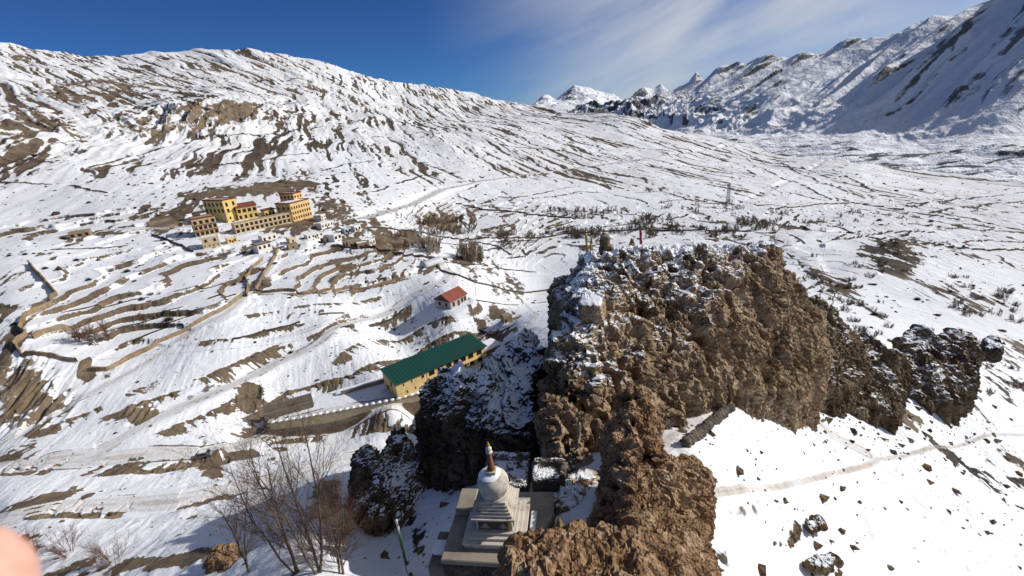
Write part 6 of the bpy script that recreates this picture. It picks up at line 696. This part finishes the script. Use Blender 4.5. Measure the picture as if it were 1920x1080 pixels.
def tree_parts(seed, h, stems, maxlev, spread, up, kids, r, lean=.12, fine=1.0):
    rnd = random.Random(seed); out = [[], []]
    for k in range(stems):
        a = rnd.uniform(0, 6.28); l = rnd.uniform(.3, 1.0)*lean*(1 if stems > 1 else .4)
        grow(rnd, (math.cos(a)*.12*stems**.5, math.sin(a)*.12*stems**.5, -.4), (math.cos(a)*l, math.sin(a)*l, 1), h*rnd.uniform(.8, 1.05), r*rnd.uniform(.75, 1.1), 0, maxlev, spread, up, out, kids)
    T = [s for s in out[0]]; C = [(*s[:6], s[6]*fine, s[7]*fine) for s in out[1]]
    return tubes_mesh('trunk', T, 6), tubes_mesh('crown', C, 3)
def tree(name, label, cat, group, loc, rz, parts, mats, sc=1.0):
    t = empty(name, loc, rz); t.scale = (sc, sc, sc); tag(t, label, cat, group)
    for nm, me, mt in zip(('trunk', 'crown'), parts, mats):
        if not me.materials: me.materials.append(mt)
        link(nm, me, None, t)
    return t
LB = ['tallest slender bare tree at the bottom edge, left of the ravine', 'bare many branched tree at the bottom edge, just right of the tallest one', 'smaller bare tree at the bottom edge beside the reddish bushes', 'thin bare sapling at the bottom edge, left of the tall bare trees']
for k, (x, y, h) in enumerate(BIGTREE):
    tree('bare_tree', LB[k], 'tree', 'bare trees at the bottom of the view', (x, y, ground(x, y)), k*2.1, tree_parts(60+k, h, 3 if k < 2 else 2, 3, .62, .55, (3, 3, 2), .13, .16, 1.0), (M_bark, M_twig))
LL = ['widest bare tree behind the short mud wall on the left', 'reddish bare tree at the right end of the tree clump on the left field', 'low bare tree in the middle of the clump on the left field', 'lone small bare tree on the snow right of the left clump', 'leftmost bare tree of the clump beside the mud wall']
for k, (x, y, h) in enumerate(LEFTTREE):
    tree('bare_tree', LL[k], 'tree', 'bare trees on the left field', (x, y, ground(x, y)), k*1.7, tree_parts(80+k, h, 5, 3, .7, .35, (2, 3, 2), .10, .55, 1.8), (M_bark, M_redtwig))
LR = ['dense reddish bush with fanning twigs on the edge of the dark ravine', 'reddish brown bush above the fanning one, against the black rock', 'brown bush between the bare trees at the bottom', 'low brown bush in the bottom left corner', 'brown scrub bush on the bottom edge, right of the corner bush', 'brown scrub bush on the bottom edge, farther right of the corner bush']
for k, (x, y, h) in enumerate(REDBUSH):
    tree('twiggy_bush', LR[k], 'bush', 'twiggy brown bushes at the bottom', (x, y, ground(x, y)), k*1.3, tree_parts(100+k, h, 16, 2, .5, .25, (3, 2), .035, .9, 1.2), (M_redtwig, M_redtwig))
# valley trees: four of each kind, then copies
VT = [tree_parts(200+k, 1.0, 3, 3, .6, .4, (2, 2, 2), .014, .4, 1.5) for k in range(4)]; PT = [tree_parts(220+k, 1.0, 3, 2, .32, .7, (4, 3), .011, .13, 1.2) for k in range(3)]
def many(places, kinds, name, label, group, mats):
    for k, (x, y, h, rz) in enumerate(places): tree(name, label, 'tree', group, (x, y, ground(x, y)-.1), rz, kinds[k % len(kinds)], mats, h)
many(ORCHARD, VT, 'bare_tree', 'small brown bare orchard tree among the terraces right of the village', 'orchard trees right of the village', (M_bark, M_twig))
many(POPLAR, PT, 'poplar_tree', 'slim bare poplar in the tall clumps on the valley floor', 'bare poplars on the valley floor', (M_pale, M_pale))
many(VALLEY_TREE, VT, 'bare_tree', 'small bare tree along the walls and fields of the valley floor', 'bare trees across the valley floor', (M_pale2, M_pale2))
ST = [tree_parts(240+k, 1.0, 9, 2, .6, .3, (3, 2), .02, .35, 1.6) for k in range(3)]
for k, (x, y, h, rz) in enumerate(WILLOW): tree('scrub_willow', 'low brown leafless scrub willow on the snow slope right of the crag', 'bush', 'scrub willows on the right slope', (x, y, ground(x, y)-.1), rz, ST[k % 3], (M_twig, M_twig), h)
def bush_mesh(seed, n=260):
    rnd = random.Random(seed); segs = []
    for _ in range(n):
        a = rnd.uniform(0, 6.28); e = math.asin(rnd.uniform(0.0, 1)); d = Vector((math.cos(a)*math.cos(e), math.sin(a)*math.cos(e), math.sin(e))); p = Vector((0, 0, .05)); L = rnd.uniform(.55, 1.05)
        for i in range(3):
            q = p+d*(L/3)+Vector((rnd.gauss(0, .06), rnd.gauss(0, .06), rnd.gauss(0, .05))); segs.append((*p, *q, .022, .014)); p = q
    return tubes_mesh('thorn_bush', segs, 3)
BM_ = [bush_mesh(300+k) for k in range(3)]
for b_ in BM_: b_.materials.append(M_darkbush)
BL = ['dark round bush high on the terraced fields, right of the zigzag mud wall', 'dark bush just inside the top of the zigzag mud wall', 'dark bush on the top corner of the zigzag mud wall', 'dark bush at the left edge above the zigzag mud wall', 'dark bush on the terraces below the lonely mud house', 'small dark bush low on the left terraces', 'tiny bush in the middle of the left terraces', 'dark bush beside the village lane wall', 'dark bush right by the junction of the lane walls', 'dark upright bush on the snow above the long diagonal wall', 'small bush on the terraces left of the village lane', 'tiny bush left of the round bushes on the zigzag wall', 'tiny bush on the strip below the long dirt road', 'reddish bush left of the dark straight wall', 'dark thicket on the valley fields right of the lattice tower', 'dark thicket farthest right on the valley fields', 'low thicket between the two dark thickets on the right', 'dark bush on the slope right of the crag', 'dark bush beside the small rock knob', 'small black bush alone on the snow above the diagonal road', 'dark bush among the valley fields right of the poplars', 'dark bush near the foot of the lattice tower', 'black bush high on the snowy slope above the valley road', 'small bush high on the slope, left of the black one', 'small bush on the slope below the dark bluff']
for k, (x, y, s, rz) in enumerate(BUSH):
    o = link('thorn_bush', BM_[k % 3], None, None, (x, y, ground(x, y)-.1)); o.rotation_euler = (0, 0, rz); o.scale = (s, s, s*.9); tag(o, BL[k], 'bush', 'dark thorn bushes on the snow')
# loose stones on the slopes, and low scrub farther off: too many to count
def stones(name, label, cells, mat, flat=.6, seed=1):
    rs = np.random.RandomState(seed); ico = bmesh.new(); bmesh.ops.create_icosphere(ico, subdivisions=1, radius=1); iv = np.array([v.co[:] for v in ico.verts]); jf = np.array([[v.index for v in f.verts] for f in ico.faces]); ico.free()
    X = []; Y = []; S = []
    for (cx_, cy_, sx, sy, n, s0, s1) in cells: X.append(rs.normal(cx_, sx, n)); Y.append(rs.normal(cy_, sy, n)); S.append(s0*(s1/s0)**(rs.rand(n)**2.2))
    X, Y, S = map(np.concatenate, (X, Y, S)); k = (np.hypot(X, Y) > 18) & (np.abs(np.arctan2(X, Y)) < R(62)); X, Y, S = X[k], Y[k], S[k]; Z = terrain(X, Y, False); n = len(X)
    J = 1+0.35*rs.randn(n, len(iv), 1); sc = S[:, None]*(0.6+0.8*rs.rand(n, 3))*np.array([1, 1, flat]); V = iv[None]*J*sc[:, None, :]; a = rs.rand(n)*6.28; c, s = np.cos(a)[:, None], np.sin(a)[:, None]
    V = np.stack([V[..., 0]*c-V[..., 1]*s+X[:, None], V[..., 0]*s+V[..., 1]*c+Y[:, None], V[..., 2]+(Z+S*.02)[:, None]], -1).reshape(-1, 3)
    F = (jf[None]+(np.arange(n)*len(iv))[:, None, None]).reshape(-1, 3); tag(link(name, np_mesh(name, V, F, False), mat), kind='stuff')
    return n
stones('loose_stones', '', STONES_NEAR, M_mud_rock, .6, 1)
stones('low_scrub', '', STONES_FAR, M_darkbush, .55, 2)
# ---------------------------------------------------------------- single rocks on and round the crag
def on_top(obj, x, y, z_from=0.0):
    dg = bpy.context.evaluated_depsgraph_get(); dg.update(); mw = obj.matrix_world.inverted(); hit_, loc, nor, idx = obj.ray_cast(mw @ Vector((x, y, z_from)), mw.to_3x3() @ Vector((0, 0, -1)))
    return (obj.matrix_world @ loc).z if hit_ else None
bpy.context.view_layer.update()
def ctop(q, dflt): z = on_top(crag, q[0], q[1]); return z if z is not None and abs(z-dflt) < 6 else dflt
b = P['boulder']; 
rock('boulder', [[(b[0]-1.55, b[1]-.9, b[2]), (b[0]+1.3, b[1]-1.4, b[2]-.3), (b[0]+1.9, b[1]+.6, b[2]), (b[0]-1.1, b[1]+1.6, b[2]+.2), (b[0]-1.7, b[1]-.7, b[2]+1.9), (b[0]+.9, b[1]-1.2, b[2]+1.7), (b[0]+1.6, b[1]+.4, b[2]+2.5), (b[0]-.6, b[1]+1.5, b[2]+3.0), (b[0], b[1], b[2]-1.6)]], M_crag, 'big angular brown boulder capped with snow, perched on the left shoulder of the crag', .1, .16, 1.2, 61, .1, 'boulder', lump=.5, snow_hi=lambda v: .5*sstep(b[2]+1.4, b[2]+2.0, v[:, 2]))
p, q = P['pinnacle'], P['pinnacle_top']; z0 = ctop(p, p[2]); h = max(2.9, q[2]-z0)
rock('rock_pinnacle', [[(p[0]+dx, p[1]+dy, z0+dz) for dx, dy, dz in ((-.9, -.7, -1), (1.5, -.7, -1), (1.7, .8, -1), (-.7, .9, -1), (-.7, -.5, h*.35), (.9, -.5, h*.4), (.8, .6, h*.35), (-.6, .6, h*.3))], [(p[0]+dx, p[1]+dy, z0+dz) for dx, dy, dz in ((-.7, -.5, 0), (.5, -.5, 0), (.5, .5, 0), (-.6, .5, 0), (-.62, -.45, h*.8), (.5, -.4, h*.75), (.45, .4, h*.8), (-.3, -.3, h), (.1, .3, h*1.02))]], M_mud_rock, 'slim dark rock pinnacle standing on the left end of the crag top', .1, .22, .9, 63, -.08, 'rock pinnacle')
p, q = P['hoodoo'], P['hoodoo_top']; z0 = ctop(p, p[2]); h = max(1.6, q[2]-z0)
rock('rock_pillar', [[(p[0]+dx, p[1]+dy, z0+dz) for dx, dy, dz in ((-1.2, -.8, -1.2), (1.2, -.8, -1.2), (1.1, .9, -1.2), (-1.1, .9, -1.2), (-.9, -.7, h), (1.1, -.6, h*.95), (1.0, .7, h), (-.8, .7, h))]], M_crag, 'square rock pillar with a snow cap at the right end of the crag top', .12, .22, 1.0, 67, .1, 'rock pillar', snow_hi=lambda v: .5*sstep(z0+h*.7, z0+h, v[:, 2]))
p = P['rock_a']; z0 = ctop(p, p[2])
rock('boulder', [[(p[0]+dx, p[1]+dy, z0+dz) for dx, dy, dz in ((-.7, -.6, -.6), (.8, -.5, -.6), (.7, .7, -.6), (-.7, .6, -.6), (-.5, -.4, .8), (.5, -.4, 1.2), (.5, .4, 1.0), (-.4, .5, .8))]], M_crag, 'rounded tan boulder with a dark left side on the middle of the crag top', .1, .18, .8, 69, 0, 'boulder')
p = P['cairn']; z0 = ctop(p, p[2])
rock('boulder', [[(p[0]+dx, p[1]+dy, z0+dz) for dx, dy, dz in ((-.6, -.5, -.5), (.6, -.5, -.5), (.5, .5, -.5), (-.5, .5, -.5), (-.2, -.2, 1.3), (.2, .1, 1.2))]], M_spine, 'small pointed tan stone on the crag top, left of the red prayer flag', .09, .12, .6, 71, -.1, 'boulder')
p = P['rock_road']
rock('boulder', [[(p[0]+dx, p[1]+dy, p[2]+dz) for dx, dy, dz in ((-2.2, -1.4, -1.5), (2.2, -1.5, -1.5), (2.4, 1.6, -1.5), (-2, 1.8, -1.5), (-1.3, -.8, 2.0), (1.4, -1.0, 1.8), (1.6, .9, 2.6), (-.9, 1.1, 2.4))]], M_spine, 'brown boulder at the bottom edge, left of the tall bare trees', .13, .3, 1.1, 73, -.3, 'boulder')
# ---------------------------------------------------------------- prayer flags
M_yel = plain('yellow_flag_cloth', (0.42, 0.36, 0.06)); M_redc = plain('red_flag_cloth', (0.27, 0.04, 0.05)); M_pole = plain('wood_pole', (0.12, 0.09, 0.06)); M_wht = plain('white_cloth', (0.75, 0.75, 0.73)); M_grn = plain('green_cloth', (0.08, 0.16, 0.05))
def flag(pos, h, cloth, label, w=.28, z0=.25, z1=.9, lean=(0, 0), second=None):
    t = empty('prayer_flag', pos); tag(t, label, 'prayer flag'); top = Vector((lean[0]*h, lean[1]*h, h)); MB().tube((0, 0, -.6), top, .045, .03, 6).build('pole', M_pole, t)
    def strip(a, b_, mat, nm):
        n = 10; V = []
        for i in range(n+1):
            f = a+(b_-a)*i/n; c = top*f
            for s in (0, .5, 1): V.append((c.x+.04+w*s, c.y+.10*math.sin(i*1.3+s*2)*s, c.z+.05*s))
        me = np_mesh(nm, V, np.array([[i*3+j, i*3+j+1, i*3+j+4, i*3+j+3] for i in range(n) for j in range(2)])); o = link(nm, me, mat, t); o.modifiers.new('thick', 'SOLIDIFY').thickness = .01
    strip(z0, z1, cloth, 'cloth')
    if second: strip(z1+.01, .99, second, 'top_cloth')
p = P['flag_y1']; z = ctop(p, p[2]); flag((p[0], p[1], z), 3.0, M_yel, 'taller yellow prayer flag leaning at the left tip of the crag', .26, .05, .95, (-.06, 0))
flag((p[0]+.45, p[1]+.3, ctop((p[0]+.45, p[1]+.3), p[2])), 2.7, M_yel, 'shorter yellow prayer flag just right of the taller one', .24, .05, .8, (.10, 0))
p = P['flag_r']; flag((p[0], p[1], ctop(p, p[2])), 3.2, M_redc, 'red prayer flag with a green tip standing on the crag top', .30, .08, .8, (-.03, 0), M_grn)
p = P['flag_near']; flag((p[0], p[1], ground(p[0], p[1])), 7.0, M_grn, 'dark prayer flag pole with a white tip in the shaded ravine at the bottom', .22, .2, .72, (-.02, .02), M_wht)
# ---------------------------------------------------------------- poles, wire, tower
def pole(q, h, label):
    t = empty('utility_pole', (q[0], q[1], ground(q[0], q[1]))); tag(t, label, 'utility pole', 'utility poles on the valley floor'); MB().tube((0, 0, -.5), (0, 0, h), .12, .08, 7).build('post', MAT['metal'], t); m = MB(); m.box(-.7, .7, -.05, .05, h-.7, h-.58); a = m.build('crossarm', MAT['metal'], t)
    m = MB(); [m.tube((x, 0, h-.57), (x, 0, h-.35), .05, .05, 6) for x in (-.6, 0, .6)]; m.build('insulator', MAT['glass'], a)
pole(P['pole_a'], 9.2, 'thin grey utility pole on the snow, right of the red roofed house'); pole(P['pole_b'], 8.0, 'thin grey utility pole far out on the flat snowy fields')
W_ = P['wire']; pts = []
for i in range(len(W_)-1):
    for k in range(8): pts.append([W_[i][j]+(W_[i+1][j]-W_[i][j])*k/8 for j in range(3)])
pts.append(W_[-1]); segs = [(*a, *b_, .035, .035) for a, b_ in zip(pts[:-1], pts[1:])]
o = link('overhead_wire', tubes_mesh('overhead_wire', segs, 4), MAT['metal']); tag(o, 'thin overhead wire crossing the snow from the left edge', 'wire')
tw = empty('lattice_tower', (P['tower'][0], P['tower'][1], ground(P['tower'][0], P['tower'][1]))); tag(tw, 'steel lattice telecom tower with drum antennas at its head, on the valley floor', 'tower')
m = MB(); TH = 20.0
def leg(i, f): s = 1.6*(1-f)+.75*f; return Vector(((s if i in (0, 3) else -s), (s if i < 2 else -s), TH*f))
for i in range(4): m.tube(leg(i, 0)-Vector((0, 0, 1)), leg(i, 1), .22, .18, 5)
m.build('leg_frame', MAT['metal'], tw); m = MB()
for k in range(9):
    for i in range(4): m.tube(leg(i, k/9), leg((i+1) % 4, (k+1)/9), .12, .12, 4); m.tube(leg(i, (k+1)/9), leg((i+1) % 4, (k+1)/9), .10, .10, 4)
m.build('bracing', MAT['metal'], tw)
for a, z in ((0.4, 18.6), (2.0, 18.9), (3.7, 18.5), (5.2, 19.0), (4.4, 16.2)):
    d = Vector((math.cos(a), math.sin(a), 0)); MB().tube(d*1.0+Vector((0, 0, z)), d*1.75+Vector((0, 0, z)), 1.05, 1.05, 14).build('antenna_drum', MAT['metal'], tw)
# ---------------------------------------------------------------- parked car by the road
cr = empty('parked_car', (P['car'][0], P['car'][1], ground(P['car'][0], P['car'][1])), R(12)); tag(cr, 'small grey car parked on the snow at the roadside, seen from above', 'car')
M_car = plain('grey_car_paint', (0.20, 0.21, 0.21), 0.06, 2.0, 0.4); M_tyre = plain('black_rubber', (0.02, 0.02, 0.02))
m = MB(); prof = [(-1.9, .35), (-1.95, .8), (-1.3, .95), (-.85, 1.5), (.95, 1.52), (1.6, 1.0), (1.9, .9), (1.95, .4)]
m.prism([(x, -.8, z) for x, z in prof], (0, 1.6, 0)); m.build('body', M_car, cr, bevel=.07)
for nm, pf_ in (('side_window', -.815), ('side_window', .8)): MB().prism([(x, pf_, z) for x, z in ((-1.05, .98), (-.75, 1.4), (.8, 1.42), (1.3, 1.0))], (0, .015, 0)).build(nm, MAT['glass'], cr)
for nm, a_, b_ in (('windscreen', (-1.27, 1.0), (-.92, 1.44)), ('rear_window', (1.02, 1.46), (1.5, 1.06))):
    sx = -.03 if nm == 'windscreen' else .03; MB().prism([(a_[0]+sx, -.65, a_[1]), (a_[0]+sx, .65, a_[1]), (b_[0]+sx, .65, b_[1]), (b_[0]+sx, -.65, b_[1])], (sx, 0, .02)).build(nm, MAT['glass'], cr)
for x in (-1.25, 1.25):
    for y in (-.86, .66): wv_ = MB().tube((x, y, .32), (x, y+.2, .32), .32, .32, 16).build('wheel', M_tyre, cr); MB().tube((x, y-.01, .32), (x, y+.21, .32), .17, .17, 10).build('rim', MAT['metal'], wv_)
for y in (-.55, .55): MB().box(-1.97, -1.93, y-.16, y+.16, .6, .76).build('headlight', MAT['white'], cr)
MB().box(-.8, .9, -.6, .6, 1.53, 1.60).build('roof_snow', MAT['snow'], cr, bevel=.03)
# ---------------------------------------------------------------- the photographer's hand: one fingertip reaches into the lower left corner of the view
def skin_mesh(name, chains, mat):
    """chains of (point, radius); each starts at the last point of the chain it grows from"""
    bm = bmesh.new(); sk = bm.verts.layers.skin.verify(); pts = {}
    for ch in chains:
        prev = None
        for p, r in ch:
            k = tuple(round(c, 5) for c in p)
            if k not in pts: v = bm.verts.new(p); v[sk].radius = (r, r); pts[k] = v; v[sk].use_root = len(pts) == 1
            v = pts[k]
            if prev is not None and bm.edges.get((prev, v)) is None: bm.edges.new((prev, v))
            prev = v
    me = bpy.data.meshes.new(name); bm.to_mesh(me); bm.free(); o = bpy.data.objects.new(name, me); col.objects.link(o); o.modifiers.new('skin', 'SKIN').use_smooth_shade = True; md = o.modifiers.new('sub', 'SUBSURF'); md.levels = 2; md.render_levels = 2
    m2 = bpy.data.meshes.new_from_object(o.evaluated_get(bpy.context.evaluated_depsgraph_get())); bpy.data.objects.remove(o); m2.name = name; m2.polygons.foreach_set('use_smooth', np.ones(len(m2.polygons), bool)); return link(name, m2, mat)
M_skin, t_, b_ = new_mat('skin'); b_.inputs['Base Color'].default_value = (0.62, 0.36, 0.28, 1); b_.inputs['Subsurface Weight'].default_value = 0.15; b_.inputs['Subsurface Radius'].default_value = (.006, .002, .001); b_.inputs['Roughness'].default_value = 0.55; ng = N(t_, 'ShaderNodeTexNoise', inp={'Scale': 260.0, 'Detail': 4.0}); tcg = N(t_, 'ShaderNodeTexCoord'); t_.links.new(tcg.outputs['Object'], ng.inputs['Vector']); rg_ = ramp(t_, [(0.3, (0.55, 0.29, 0.22)), (0.7, (0.68, 0.42, 0.33))], ng.outputs['Fac']); t_.links.new(rg_.outputs[0], b_.inputs['Base Color'])
T = Vector(P['finger']); ax = Vector((-.80, -.30, -.52)).normalized(); sd_ = Vector((0, 0, 1)).cross(ax).normalized(); up_ = ax.cross(sd_).normalized()
def hp_(a, s, u): return tuple(T+ax*a+sd_*s+up_*u)
W0 = hp_(.165, .012, -.012); chains = [[(W0, .024), (hp_(.130, .010, -.006), .026), (hp_(.095, .010, -.004), .024)], [(W0, .024), (hp_(.24, .016, -.02), .027), (hp_(.36, .02, -.03), .036)]]
K = hp_(.095, .010, -.004)
chains.append([(K, .024), (hp_(.072, 0, 0), .0105), (hp_(.042, 0, .004), .0092), (hp_(.018, 0, .002), .0086), (hp_(.0, 0, 0), .0088), (hp_(-.003, 0, 0), .0080)])
for s, l, c in ((.020, .060, .020), (.040, .054, .024), (.058, .040, .022)):                      # the other fingers, curled
    chains.append([(K, .024), (hp_(.074, s, -.002), .0105), (hp_(.074-l*.55, s, -.010), .0092), (hp_(.074-l*.75, s+.001, -.010-c), .0084), (hp_(.074-l*.45, s+.001, -.014-c*1.5), .0075)])
chains.append([(hp_(.130, .010, -.006), .026), (hp_(.108, -.022, -.020), .0125), (hp_(.080, -.030, -.030), .0105), (hp_(.056, -.026, -.036), .0088)])
tag(skin_mesh('hand', chains, M_skin), 'pale pink fingertip at the lower left corner, very close to the viewer', 'hand')
